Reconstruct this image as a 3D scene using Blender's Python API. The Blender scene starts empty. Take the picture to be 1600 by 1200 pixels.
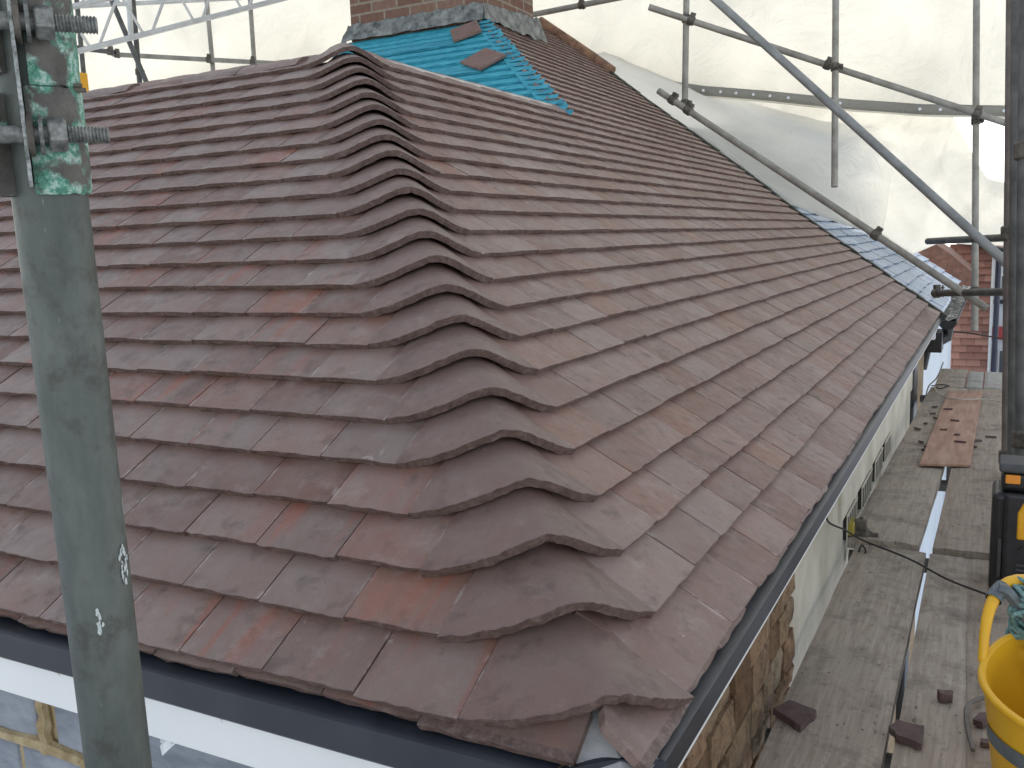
import bpy, math, random
from mathutils import Vector, Matrix
from mathutils import noise as mnoise
random.seed(7)
C = bpy.context.scene.collection
SC = bpy.context.scene
PI = math.pi

# ------------------------------------------------------------------ camera
CAM = Vector((0.34660927, -0.93401875, 0.60769097))
YAW, PIT, ROL, FPX = 0.48584184, 0.15267918, -0.03487168, 1437.087263
_f = Vector((-math.sin(YAW)*math.cos(PIT), math.cos(YAW)*math.cos(PIT), -math.sin(PIT)))
_r = Vector((math.cos(YAW), math.sin(YAW), 0)); _u = _r.cross(_f)
_r2 = _r*math.cos(ROL)+_u*math.sin(ROL); _u2 = _u*math.cos(ROL)-_r*math.sin(ROL)
cd = bpy.data.cameras.new('camera'); co = bpy.data.objects.new('camera', cd); C.objects.link(co)
m = Matrix((( _r2.x,_u2.x,-_f.x,CAM.x),(_r2.y,_u2.y,-_f.y,CAM.y),(_r2.z,_u2.z,-_f.z,CAM.z),(0,0,0,1)))
co.matrix_world = m
cd.sensor_width = 36; cd.lens = FPX/1600*36; cd.clip_start = .02; cd.clip_end = 500
SC.camera = co
SC.render.resolution_x = 1024; SC.render.resolution_y = 768

# ------------------------------------------------------------------ world, sun, exposure
SUN_EL, SUN_AZ = math.radians(34), math.radians(-28)     # azimuth measured from +y towards +x
w = bpy.data.worlds.new('World'); SC.world = w; w.use_nodes = True
nt = w.node_tree; nt.nodes.clear()
wo = nt.nodes.new('ShaderNodeOutputWorld'); bg = nt.nodes.new('ShaderNodeBackground')
sky = nt.nodes.new('ShaderNodeTexSky'); sky.sky_type = 'NISHITA'; sky.sun_disc = False
sky.sun_elevation = SUN_EL; sky.sun_rotation = SUN_AZ
sky.dust_density = .6; sky.air_density = 1.0; sky.ozone_density = 1.0
bw = nt.nodes.new('ShaderNodeHueSaturation'); bw.inputs['Saturation'].default_value = .38
nt.links.new(sky.outputs[0], bw.inputs['Color']); nt.links.new(bw.outputs[0], bg.inputs[0])
nt.links.new(bg.outputs[0], wo.inputs[0]); bg.inputs[1].default_value = .12
sl = bpy.data.lights.new('sun', 'SUN'); sl.energy = 1.5; sl.angle = math.radians(14); sl.color = (1, .95, .86)
so = bpy.data.objects.new('sun', sl); C.objects.link(so)
sd = Vector((math.sin(SUN_AZ)*math.cos(SUN_EL), math.cos(SUN_AZ)*math.cos(SUN_EL), math.sin(SUN_EL)))
so.rotation_euler = sd.to_track_quat('Z', 'Y').to_euler()
SC.view_settings.view_transform = 'Standard'; SC.view_settings.look = 'None'
SC.view_settings.exposure = 1.27; SC.view_settings.gamma = 1

# ------------------------------------------------------------------ geometry of the roof
P1, P2 = 0.60486227, 0.64042572            # pitch of the front and of the side slope
T1, T2 = math.tan(P1), math.tan(P2)
DL, DR, G, W = .23713456, .19160113, .1, .165
HIPA = Vector((-1.675, 3.649, 1.249))      # where the main hip starts
def ray(u, v): return _r2*((u-800)/FPX) - _u2*((v-600)/FPX) + _f
def at(u, v, d): return CAM + ray(u, v)*d  # world point seen at a spot of the photograph, measured once
def onz(u, v, z): r = ray(u, v); return CAM + r*((z-CAM.z)/r.z)
def ony(u, v, y): r = ray(u, v); return CAM + r*((y-CAM.y)/r.y)
def onx(u, v, x): r = ray(u, v); return CAM + r*((x-CAM.x)/r.x)
def rowpos(k):
    s = 0 if k == 0 else k*G+.006
    z = s*math.sin(P1); return z/T2, s*math.cos(P1), z      # hip x (negated), y, z
def yend(z):                                # far edge of the tiled side slope
    pts = [(0, 6.28), (.75, 6.34), (.98, 6.54), (2.15, 7.04), (2.6, 6.95)]
    for (a, b), (c, d) in zip(pts, pts[1:]):
        if z <= c: return b+(d-b)*(z-a)/(c-a)
    return 6.95

# ------------------------------------------------------------------ helpers
def tag(o, label=None, cat=None, group=None, kind=None):
    if label: o['label'] = label
    if cat: o['category'] = cat
    if group: o['group'] = group
    if kind: o['kind'] = kind
    return o
def empty(name, loc, label, cat, group=None):
    o = bpy.data.objects.new(name, None); C.objects.link(o); o.location = loc; o.empty_display_size = .1
    return tag(o, label, cat, group)
class MB:
    def __init__(s): s.v = []; s.f = []; s.uv = []
    def add(s, vs, fs, uvs=None):
        b = len(s.v); s.v += [tuple(v) for v in vs]; s.f += [tuple(b+i for i in f) for f in fs]
        if uvs is not None: s.uv += uvs
        return s
    def box(s, lo, hi, M=None):
        x0, y0, z0 = lo; x1, y1, z1 = hi
        vs = [Vector(p) for p in ((x0,y0,z0),(x1,y0,z0),(x1,y1,z0),(x0,y1,z0),(x0,y0,z1),(x1,y0,z1),(x1,y1,z1),(x0,y1,z1))]
        if M is not None: vs = [M @ v for v in vs]
        return s.add(vs, [(0,3,2,1),(4,5,6,7),(0,1,5,4),(1,2,6,5),(2,3,7,6),(3,0,4,7)])
    def tube(s, pts, r, n=14, caps=True, inner=None):
        pts = [Vector(p) for p in pts]; rings = []; up = None
        for i, p in enumerate(pts):
            t = (pts[min(i+1, len(pts)-1)]-pts[max(i-1, 0)]).normalized()
            if up is None:
                a = Vector((0,0,1)) if abs(t.z) < .9 else Vector((1,0,0)); up = t.cross(a).normalized()
            up = (up - t*up.dot(t)).normalized(); b = t.cross(up)
            rr = r[i] if isinstance(r, (list, tuple)) else r
            rings.append([p+(up*math.cos(2*PI*k/n)+b*math.sin(2*PI*k/n))*rr for k in range(n)])
        vs = [v for q in rings for v in q]; fs = []
        for i in range(len(pts)-1):
            for k in range(n):
                a, c = i*n+k, i*n+(k+1) % n; fs.append((a, c, c+n, a+n))
        if caps: fs.append(tuple(range(n-1, -1, -1))); fs.append(tuple((len(pts)-1)*n+k for k in range(n)))
        return s.add(vs, fs)
    def build(s, name, mat, parent=None, smooth=False, bevel=0, seg=2):
        me = bpy.data.meshes.new(name); me.from_pydata(s.v, [], s.f); me.update()
        if s.uv:
            l = me.uv_layers.new(name='UVMap')
            for lp in me.loops: l.data[lp.index].uv = s.uv[lp.vertex_index]
        if smooth: me.polygons.foreach_set('use_smooth', [True]*len(me.polygons))
        me.materials.append(mat)
        o = bpy.data.objects.new(name, me); C.objects.link(o)
        if bevel:
            b = o.modifiers.new('bevel', 'BEVEL'); b.width = bevel; b.segments = seg; b.limit_method = 'ANGLE'
        if smooth:
            try: me.set_sharp_from_angle(angle=math.radians(38))
            except Exception: pass
        if parent is not None:
            o.parent = parent
            o.matrix_parent_inverse = Matrix.Translation(parent_loc(parent)).inverted()
        return o
def parent_loc(p):       # a mesh child already sits at the world origin
    return p.location.copy() if p.type == 'EMPTY' else Vector((0, 0, 0))
def frame(o, x, y, z):
    return Matrix(((x.x,y.x,z.x,o.x),(x.y,y.y,z.y,o.y),(x.z,y.z,z.z,o.z),(0,0,0,1)))
def basis(o, z, hint=Vector((0,0,1))):
    z = z.normalized(); x = hint.cross(z)
    if x.length < 1e-4: x = Vector((1,0,0)).cross(z)
    x.normalize(); return frame(o, x, z.cross(x), z)

# ------------------------------------------------------------------ materials
class NM:
    def __init__(s, name):
        s.m = bpy.data.materials.new(name); s.m.use_nodes = True; s.t = s.m.node_tree
        s.p = s.t.nodes['Principled BSDF']; s.out = s.t.nodes['Material Output']
        s.tc = s.t.nodes.new('ShaderNodeTexCoord')
    def n(s, ty, **kw):
        o = s.t.nodes.new(ty)
        for k, v in kw.items(): setattr(o, k, v)
        return o
    def l(s, a, b): s.t.links.new(a, b)
    def val(s, sock, v):
        if hasattr(v, 'is_output'): s.l(v, sock)
        else: sock.default_value = (*v, 1) if isinstance(v, tuple) and len(v) == 3 and sock.type == 'RGBA' else v
    def noise(s, scale, detail=4, rough=.6, vec=None, dist=0, stretch=None, coord='Object'):
        o = s.n('ShaderNodeTexNoise'); o.inputs['Scale'].default_value = scale
        o.inputs['Detail'].default_value = detail; o.inputs['Roughness'].default_value = rough
        o.inputs['Distortion'].default_value = dist
        v = vec if vec is not None else s.tc.outputs[coord]
        if stretch:
            mp = s.n('ShaderNodeMapping'); mp.inputs['Scale'].default_value = stretch; s.l(v, mp.inputs[0]); v = mp.outputs[0]
        s.l(v, o.inputs['Vector']); return o.outputs['Fac']
    def ramp(s, f, *st):
        r = s.n('ShaderNodeValToRGB'); e = r.color_ramp.elements
        while len(e) < len(st): e.new(.5)
        for i, (p, c) in enumerate(st):
            e[i].position = p; e[i].color = (*c, 1) if isinstance(c, tuple) else (c, c, c, 1)
        s.l(f, r.inputs[0]); return r.outputs[0]
    def mix(s, f, a, b, mode='MIX'):
        o = s.n('ShaderNodeMix', data_type='RGBA', blend_type=mode)
        s.val(o.inputs[0], f); s.val(o.inputs[6], a); s.val(o.inputs[7], b); return o.outputs[2]
    def math(s, op, a, b=0., c=None):
        o = s.n('ShaderNodeMath', operation=op); s.val(o.inputs[0], a); s.val(o.inputs[1], b)
        if c is not None: s.val(o.inputs[2], c)
        return o.outputs[0]
    def bump(s, h, st=.3, d=.002):
        o = s.n('ShaderNodeBump'); o.inputs['Strength'].default_value = st; o.inputs['Distance'].default_value = d
        s.l(h, o.inputs['Height'])
        if s.p.inputs['Normal'].is_linked: s.l(s.p.inputs['Normal'].links[0].from_socket, o.inputs['Normal'])
        s.l(o.outputs[0], s.p.inputs['Normal']); return s
    def set(s, col=None, rough=None, metal=None, spec=None):
        if col is not None: s.val(s.p.inputs['Base Color'], col)
        if rough is not None: s.val(s.p.inputs['Roughness'], rough)
        if metal is not None: s.val(s.p.inputs['Metallic'], metal)
        if spec is not None: s.val(s.p.inputs['Specular IOR Level'], spec)
        return s

def tile_mat(name, red=1., greyish=.5, gain=1.):
    s = NM(name); geo = s.n('ShaderNodeNewGeometry'); rnd = geo.outputs['Random Per Island']
    uv = s.tc.outputs['UV']
    sx = s.n('ShaderNodeSeparateXYZ'); s.l(uv, sx.inputs[0])
    g = gain
    base = s.ramp(rnd, (0, (.150*g,.072*g,.050*g)), (.25, (.178*g,.116*g,.096*g)), (.5, (.160*g,.086*g,.066*g)), (.75, (.225*g,.160*g,.136*g)), (1, (.195*g,.094*g,.066*g)))
    # per tile offset for the streak pattern
    off = s.n('ShaderNodeCombineXYZ'); s.l(s.math('MULTIPLY', rnd, 191.), off.inputs[0]); s.l(s.math('MULTIPLY', rnd, 87.), off.inputs[1])
    va = s.n('ShaderNodeVectorMath', operation='ADD'); s.l(s.tc.outputs['Object'], va.inputs[0]); s.l(off.outputs[0], va.inputs[1])
    ua = s.n('ShaderNodeVectorMath', operation='ADD'); s.l(uv, ua.inputs[0]); s.l(off.outputs[0], ua.inputs[1])
    st = s.noise(1.0, 3, .5, vec=ua.outputs[0], stretch=(2.6, .5, 1), dist=.6)
    grey = s.ramp(s.noise(1.3, 3, .6, vec=ua.outputs[0], stretch=(1.2, .8, 1)), (.42, 0.), (.7, 1.))
    c = s.mix(s.math('MULTIPLY', grey, greyish), base, (.205*g,.178*g,.155*g))
    fl = s.math('FRACT', s.math('MULTIPLY', rnd, 17.31))
    redm = s.math('MULTIPLY', s.ramp(st, (.5, 0.), (.66, 1.)), s.math('MULTIPLY', s.ramp(fl, (.45, .0), (.9, .75)), red))
    c = s.mix(redm, c, (.26*g,.085*g,.050*g))
    # lime bloom along the side edges and in blotches
    ed = s.math('ABSOLUTE', s.math('SUBTRACT', sx.outputs[0], .5))
    edm = s.math('MULTIPLY', s.ramp(ed, (.455, 0.), (.49, 1.)), s.ramp(s.noise(3, 3, .6, vec=ua.outputs[0]), (.54, 0.), (.66, .6)))
    c = s.mix(edm, c, (.42*g,.37*g,.33*g))
    bl = s.ramp(s.noise(9, 5, .7, vec=va.outputs[0]), (.56, 0.), (.72, .5))
    c = s.mix(bl, c, (.30*g,.25*g,.215*g))
    sc = s.ramp(s.noise(26, 6, .75, vec=va.outputs[0], stretch=(1, .5, 1), dist=1.2), (.66, 0.), (.72, .6))
    c = s.mix(sc, c, (.42*g,.37*g,.34*g))
    dk = s.ramp(s.noise(17, 4, .65, vec=va.outputs[0]), (.27, .7), (.45, 0.))
    c = s.mix(dk, c, (.075*g,.048*g,.038*g))
    fr = s.ramp(sx.outputs[1], (.0, 1.), (.012, 0.))      # the coarse sanded lower edge
    fc = s.ramp(s.noise(85, 5, .75), (.34, (.055*g,.034*g,.028*g)), (.52, (.125*g,.080*g,.066*g)), (.66, (.19*g,.14*g,.12*g)), (.76, (.42*g,.36*g,.33*g)))
    c = s.mix(s.math('MULTIPLY', fr, .85), c, fc)
    gr = s.noise(700, 3, .7)
    c = s.mix(.5, c, s.mix(1., c, s.ramp(gr, (.3, .55), (.7, 1.4)), 'MULTIPLY'))
    s.set(c, s.ramp(s.noise(40, 3), (.3, .46), (.7, .64)), spec=.5)
    s.bump(s.noise(60, 5, .7), .35, .002); s.bump(gr, .35, .0006)
    return s.m
M_TILE = tile_mat('clay_tile'); M_TILE2 = tile_mat('clay_tile_side', .3, .4, 1.15); M_BON = tile_mat('bonnet_clay', 0.0, .45, .95)

def simple(name, c1, c2, scale=8, rough=.7, metal=0, bump=.2, bs=60, bd=.002, stretch=None, spec=.5, detail=5, lo=.35, hi=.65):
    s = NM(name); f = s.noise(scale, detail, .65, stretch=stretch)
    s.set(s.ramp(f, (lo, c1), (hi, c2)), rough, metal, spec)
    if bump: s.bump(s.noise(bs, 5, .7, stretch=stretch), bump, bd)
    return s.m
M_DARKFELT = simple('dark_underlay', (.02,.022,.026), (.035,.036,.04), 20)
M_STRIP = simple('eaves_strip', (.011,.014,.021), (.022,.027,.037), 6, .42, bump=.12, bs=25)
M_FASCIA = simple('white_fascia', (.74,.75,.73), (.80,.80,.78), 2, .4, bump=.04, bs=6)
M_RIM = simple('zinc_trim', (.20,.20,.20), (.38,.37,.36), 14, .6)
M_STEEL = simple('galvanised_tube', (.22,.205,.17), (.36,.34,.29), 9, .6, .12, .2, 70, .001)
M_STEEL_L = simple('aluminium_beam', (.48,.48,.46), (.60,.60,.57), 9, .45, .35, .1, 70, .001)
M_STEEL_D = simple('weathered_tube', (.06,.06,.055), (.13,.128,.118), 12, .6, .1, .25, 90, .001)
M_RUST = simple('coupler_steel', (.07,.06,.05), (.17,.15,.12), 40, .65, .4, .3, 120, .001)
M_BLACK = simple('black_plastic', (.012,.012,.013), (.022,.022,.024), 30, .42, bump=.1)
M_YEL = simple('yellow_casing', (.72,.34,.012), (.80,.40,.02), 30, .4, bump=.05)
M_ORANGE = simple('orange_clip', (.75,.24,.02), (.80,.29,.03), 30, .45, bump=.05)
M_BLUE = simple('blue_batten', (.016,.22,.33), (.07,.45,.54), 12, .7, stretch=(1.2, 9, 9), bump=.3)
M_BLUE2 = simple('blue_treated_board', (.012,.17,.26), (.06,.40,.50), 6, .65, stretch=(1.4, 10, 10), bump=.25)
M_LEAD = simple('lead_flashing', (.06,.065,.06), (.26,.27,.25), 16, .6, .15, .6, 20, .012)
M_MEMB = simple('pale_membrane', (.44,.42,.38), (.60,.58,.53), 14, .7, bump=.4, bs=20, bd=.006)
M_RENDER = simple('cream_render', (.44,.40,.31), (.66,.62,.52), 3.2, .85, bump=.35, bs=45, bd=.004, detail=8)
M_STONE = simple('rough_stone', (.13,.075,.04), (.42,.31,.19), 11, .9, bump=1., bs=30, bd=.012, detail=8)
M_MORT = simple('sandy_mortar', (.22,.15,.09), (.40,.30,.18), 14, .95, bump=1., bs=40, bd=.01)
M_BLOCK = simple('grey_block', (.17,.19,.22), (.31,.33,.36), 7, .85, bump=.6, bs=50, bd=.004, stretch=(1, 1, 3))
M_BMORT = simple('yellow_mortar', (.30,.22,.11), (.50,.40,.24), 18, .95, bump=1., bs=40, bd=.008)
M_ORIDGE = simple('orange_ridge', (.16,.09,.055), (.34,.19,.11), 12, .8, bump=.4)
M_WHITE = simple('white_upvc', (.74,.76,.78), (.80,.82,.83), 3, .35, bump=0)
M_GUT = simple('black_gutter', (.010,.010,.012), (.02,.02,.022), 8, .35, bump=.05)
M_NAVY = simple('navy_pipe', (.012,.014,.035), (.02,.024,.05), 8, .3, bump=0)
def stone_mat():
    s = NM('rough_stone'); geo = s.n('ShaderNodeNewGeometry'); r = geo.outputs['Random Per Island']
    c = s.ramp(r, (0, (.24,.14,.08)), (.25, (.40,.29,.18)), (.5, (.46,.28,.17)), (.75, (.34,.25,.17)), (1, (.56,.46,.32)))
    c = s.mix(s.ramp(s.noise(22, 7, .75, dist=.5), (.45, 0.), (.65, .8)), c, (.10,.065,.04))
    c = s.mix(s.ramp(s.noise(9, 4, .7), (.58, 0.), (.68, .7)), c, (.45,.38,.27))
    s.set(c, .95, spec=.2); s.bump(s.noise(25, 8, .75), 1., .02); s.bump(s.noise(90, 6, .7), .7, .004); return s.m
M_STONE = stone_mat()
M_TEAL = simple('teal_rope', (.10,.22,.22), (.24,.38,.36), 160, .85, bump=.6, bs=400, bd=.002)
M_TAPE = simple('grey_tape', (.10,.12,.13), (.17,.20,.21), 22, .45, bump=.15)
M_LEAF = simple('gutter_litter', (.035,.035,.025), (.42,.43,.42), 16, .6, bump=.5, lo=.52, hi=.64)
M_GROUND = simple('pale_concrete', (.52,.55,.60), (.66,.69,.74), .8, .9)
M_PALEW = simple('pale_painted_wall', (.60,.66,.72), (.68,.74,.80), 1.5, .7, bump=.1)
M_REDR = simple('red_cladding', (.34,.04,.045), (.45,.07,.07), 6, .6)
M_PLY = simple('plywood_sheet', (.30,.165,.11), (.46,.29,.21), 5, .8, bump=.3, stretch=(6, .8, 1))
def glassm():
    s = NM('window_glass'); s.set((.05,.07,.08), .08, 0, .8); return s.m
M_GLASS = glassm()

def tube_near():
    s = NM('old_green_grey_tube')
    c = s.ramp(s.noise(10, 6, .7, stretch=(1, 1, .35)), (.3, (.050,.062,.053)), (.5, (.088,.102,.089)), (.75, (.165,.180,.158)))
    c = s.mix(s.ramp(s.noise(26, 5, .7), (.52, 0.), (.66, .7)), c, (.055,.050,.040))
    c = s.mix(s.ramp(s.noise(60, 3, .6, stretch=(1, 1, .25)), (.69, 0.), (.73, .8)), c, (.50,.54,.52))
    c = s.mix(s.ramp(s.noise(14, 5, .8, stretch=(1.5, 1.5, .3), dist=.6), (.675, 0.), (.70, .75)), c, (.55,.58,.56))
    s.set(c, s.ramp(s.noise(18, 4), (.3, .38), (.7, .6)), .25); s.bump(s.noise(90, 5, .7), .35, .0012); s.bump(s.noise(12, 3), .3, .003); return s.m
M_TNEAR = tube_near()
def patina(name, amt):
    s = NM(name)
    c = s.ramp(s.noise(40, 5, .7), (.3, (.055,.050,.042)), (.7, (.15,.14,.12)))
    f = s.ramp(s.noise(34, 4, .6, dist=.4), (.50-amt*.08, 0.), (.58-amt*.08, .9))
    c = s.mix(f, c, s.ramp(s.noise(120, 5, .8), (.36, (.03,.16,.10)), (.50, (.13,.36,.26)), (.58, (.50,.64,.56)), (.72, (.20,.34,.27))))
    s.set(c, .6, .25); s.bump(s.noise(150, 6, .75), .7, .0014); return s.m
M_PAT = patina('patina_coupler', .5); M_PAT0 = patina('worn_coupler', -.5); M_PATB = simple('bolt_steel', (.10,.10,.09), (.30,.30,.28), 150, .45, .4, .5, 300, .001)
def edge_plate():
    s = NM('bare_edge_plate'); s.set(s.ramp(s.noise(180, 4, .7), (.35, (.10,.11,.10)), (.6, (.42,.44,.42))), .5, .3); s.bump(s.noise(200, 4), .5, .001); return s.m
M_EDGE = edge_plate()

def board_mat(name, a, b):
    s = NM(name)
    gr = s.noise(10, 6, .7, stretch=(9, .55, 4), dist=.25)
    c = s.ramp(gr, (.25, a), (.7, b))
    c = s.mix(s.ramp(s.noise(7, 6, .75), (.5, 0.), (.72, .75)), c, (.085,.072,.062))
    c = s.mix(s.ramp(s.noise(70, 4, .8, stretch=(1, .5, 1)), (.61, 0.), (.68, .85)), c, (.05,.042,.035))
    c = s.mix(s.ramp(s.noise(3.1, 4, .6), (.5, 0.), (.8, .5)), c, (.36,.33,.29))
    s.set(c, .88, spec=.25); s.bump(gr, .5, .002); s.bump(s.noise(60, 5, .7), .5, .002); return s.m
M_BOARD = board_mat('scaffold_board', (.27,.222,.175), (.47,.405,.33)); M_BOARD2 = board_mat('scaffold_board_dark', (.235,.188,.145), (.41,.34,.27))
M_BOARD3 = board_mat('scaffold_board_pale', (.30,.29,.27), (.42,.41,.38))

def sheet_mat(name, tint, weave=True):
    s = NM(name); t = s.t
    d = s.n('ShaderNodeBsdfDiffuse'); tr = s.n('ShaderNodeBsdfTranslucent'); mx = s.n('ShaderNodeMixShader')
    n1 = s.noise(1.1, 5, .65, dist=.8); n2 = s.noise(.5, 3)
    c = s.mix(1., s.ramp(n1, (.3, tuple(x*.93 for x in tint)), (.7, tint)), s.ramp(n2, (.3, .9), (.7, 1.)), 'MULTIPLY')
    c = s.mix(s.ramp(s.noise(7, 6, .75, dist=2), (.68, 0.), (.78, .22)), c, tuple(x*.8 for x in tint))
    bp = s.n('ShaderNodeBump'); bp.inputs['Strength'].default_value = .5; bp.inputs['Distance'].default_value = .065
    s.l(s.noise(2.2, 6, .62, dist=1.8), bp.inputs['Height'])
    wv = s.n('ShaderNodeTexWave'); wv.inputs['Scale'].default_value = 28; wv.inputs['Distortion'].default_value = 1.5
    mp = s.n('ShaderNodeMapping'); mp.inputs['Rotation'].default_value = (0, .9, 0); s.l(s.tc.outputs['Object'], mp.inputs[0]); s.l(mp.outputs[0], wv.inputs[0])
    c = s.mix(s.math('MULTIPLY', s.ramp(s.noise(.9, 2), (.5, 0.), (.65, 1.)), .35), c, s.mix(1., c, s.ramp(wv.outputs['Fac'], (.2, .72), (.8, 1.)), 'MULTIPLY'))
    for q in (d, tr): s.l(c, q.inputs['Color']); s.l(bp.outputs[0], q.inputs['Normal'])
    mx.inputs[0].default_value = .62; s.l(d.outputs[0], mx.inputs[1]); s.l(tr.outputs[0], mx.inputs[2])
    s.l(mx.outputs[0], s.out.inputs[0]); return s.m
M_SHEET = sheet_mat('white_sheeting', (.94,.92,.855)); M_SHEET2 = sheet_mat('lower_sheeting', (.95,.93,.87)); M_BAND = sheet_mat('sheeting_hem', (.55,.54,.50))

def tub_mat():
    s = NM('yellow_rubber'); c = s.ramp(s.noise(5, 4), (.3, (.74,.38,.012)), (.7, (.84,.48,.022)))
    c = s.mix(s.ramp(s.noise(16, 6, .75), (.6, 0.), (.75, .5)), c, (.40,.22,.05))
    s.set(c, .42); s.bump(s.noise(20, 4), .15, .003)
    s.p.inputs['Subsurface Weight'].default_value = .0; return s.m
M_TUB = tub_mat()

def brick_mat(name, c1, c2, mo, bwid=.225, bh=.075, rotx=True):
    s = NM(name); b = s.n('ShaderNodeTexBrick'); sep = s.n('ShaderNodeSeparateXYZ'); s.l(s.tc.outputs['Object'], sep.inputs[0])
    cb = s.n('ShaderNodeCombineXYZ'); s.l(s.math('ADD', sep.outputs[0], sep.outputs[1]), cb.inputs[0]); s.l(sep.outputs[2], cb.inputs[1])
    s.l(cb.outputs[0], b.inputs[0]); b.inputs['Scale'].default_value = 1
    b.inputs['Brick Width'].default_value = bwid; b.inputs['Row Height'].default_value = bh; b.inputs['Mortar Size'].default_value = .008
    s.val(b.inputs['Color1'], c1); s.val(b.inputs['Color2'], c2); s.val(b.inputs['Mortar'], mo)
    c = s.mix(.6, b.outputs[0], s.mix(1., b.outputs[0], s.ramp(s.noise(20, 5, .7), (.3, .6), (.7, 1.35)), 'MULTIPLY'))
    s.set(c, .85); s.bump(b.outputs['Fac'], -.5, .006); s.bump(s.noise(70, 5), .4, .003); return s.m
M_BRICK = brick_mat('chimney_brick', (.15,.075,.05), (.20,.115,.08), (.24,.20,.15))
M_BRICKR = brick_mat('red_brick', (.17,.075,.055), (.22,.11,.08), (.15,.095,.075), .14, .055)

def slate_mat():
    s = NM('blue_grey_slate'); geo = s.n('ShaderNodeNewGeometry'); r = geo.outputs['Random Per Island']
    c = s.ramp(r, (0, (.17,.23,.32)), (.5, (.25,.32,.42)), (1, (.33,.40,.50)))  # pale blue-grey, tone varies from slate to slate
    c = s.mix(s.ramp(s.noise(12, 4), (.5, 0.), (.7, .4)), c, (.20,.21,.23))
    s.set(c, s.ramp(r, (0, .34), (1, .5)), spec=.5); s.bump(s.noise(30, 4), .15, .002); return s.m
M_SLATE = slate_mat()
def hung_mat():
    s = NM('hung_tile'); geo = s.n('ShaderNodeNewGeometry'); r = geo.outputs['Random Per Island']
    c = s.ramp(r, (0, (.20,.095,.075)), (.5, (.28,.14,.11)), (1, (.34,.185,.145)))
    s.set(c, .8); s.bump(s.noise(60, 4), .3, .003); return s.m
M_HUNG = hung_mat()
def hung_grey():
    s = NM('near_black'); s.set((.03,.028,.026), .9); return s.m  # plain near-black for vent faces, wires, a screw and the backing wall
M_NEARBLACK = hung_grey()

# ================================================================== ground
gm = MB(); gm.box((-60, -60, -3.7), (60, 60, -3.6)); tag(gm.build('ground', M_GROUND), kind='structure')

# ================================================================== the house being re-roofed
house = empty('house', (-2.5, 3, -3.6), 'house with freshly laid brown clay tile roof, bonnet hip and brick chimney', 'house')

def add_tile(mb, O, e, s, n, a0, a1, s0, length, th, seg, jit, lift, drop, camber=.0028, rough=.0012):
    """one plain tile: lower edge at slope distance s0, cambered, ragged lower edge"""
    w_ = a1-a0; rows = 2
    tw = random.uniform(-1, 1)*jit*.5; dl = random.uniform(-1, 1)*jit; rise = random.uniform(0, 1)*jit*.6
    skew = random.uniform(-1, 1)*jit*.6
    V = []; U = []
    for layer in (0, 1):               # 0 top, 1 bottom
        for j in range(rows+1):
            for i in range(seg+1):
                q = i/seg; c = -camber*(2*q-1)**2
                ss = s0+dl+skew*(q-.5)+length*j/rows
                if j == 0:
                    ss += random.uniform(-1, 1)*rough + (rough*1.2 if layer else 0)
                    if i in (0, seg): ss += rough*.8
                h = lift - drop*(length*j/rows) + c + rise + tw*(q-.5) - (th if layer else 0)
                if j == 0 and layer == 0: h -= .0012+random.random()*rough*.5
                if layer and j == 0: h += random.uniform(-1, 1)*rough*.5
                edge = (random.uniform(0, 1)*rough*.3) if i in (0, seg) else 0
                aa = a0+w_*q + (edge if i == 0 else -edge)
                V.append(O+e*aa+s*ss+n*h); U.append((q, j/rows))
    N = (rows+1)*(seg+1); F = []
    for j in range(rows):
        for i in range(seg):
            a = j*(seg+1)+i; F.append((a, a+1, a+seg+2, a+seg+1))
            b = a+N; F.append((b, b+seg+1, b+seg+2, b+1))
    for i in range(seg): F.append((i, i+N, i+1+N, i+1))
    for j in range(rows):
        a = j*(seg+1); F.append((a, a+seg+1, a+seg+1+N, a+N)); b = a+seg; F.append((b, b+N, b+seg+1+N, b+seg+1))
    mb.add(V, F, U)

TH = .0155
def under_piece(mb, e, s, n, poly):
    E_ = []; 
    for i in range(len(poly)):
        a, b = poly[i], poly[(i+1) % len(poly)]
        for t in range(8): q = t/8; E_.append((a[0]+(b[0]-a[0])*q, a[1]+(b[1]-a[1])*q+random.uniform(-1,1)*.0012))
    k = len(E_); U = [((x-.02)/.2, y/.14) for x, y in E_]
    mb.add([e*x+s*y-n*(.003+.03*y) for x, y in E_]+[e*x+s*y-n*(.016+.03*y) for x, y in E_], [tuple(range(k)), tuple(range(2*k-1, k-1, -1))]+[(i, i+k, (i+1) % k+k, (i+1) % k) for i in range(k)], U+U)
# front slope: eave along -x
e1 = Vector((-1, 0, 0)); s1 = Vector((0, math.cos(P1), math.sin(P1))); n1 = Vector((0, -math.sin(P1), math.cos(P1)))
mb = MB(); XL = -5.9
for k in range(23):
    xr, yl, z = rowpos(k); a = xr+DL+.0015; s0 = yl/math.cos(P1); lim = -XL-xr
    seg = 9 if k < 4 else 6 if k < 9 else 4
    while a < lim:
        add_tile(mb, Vector((0,0,0)), e1, s1, n1, a+.0008, min(a+W-.0012, lim), s0, .150, TH, seg, .0028, TH, .158, rough=.0016 if k < 6 else .0012)
        a += W
a = .075
while a < -XL:                                   # short under-eave course
    o_ = a+ (W if a > .1 else .36)
    if a <= .1: under_piece(mb, e1, s1, n1, [(.078,-.012),(.30,-.012),(.30,.12),(.125,.12),(.078,.055)]); a = .302; continue
    add_tile(mb, Vector((0,0,0)), e1, s1, n1, a, a+W-.0025, -.006, .12, TH, 8, .003, -.002, .03, rough=.002); a += W
mb.build('front_roof_slope', M_TILE, house)
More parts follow.
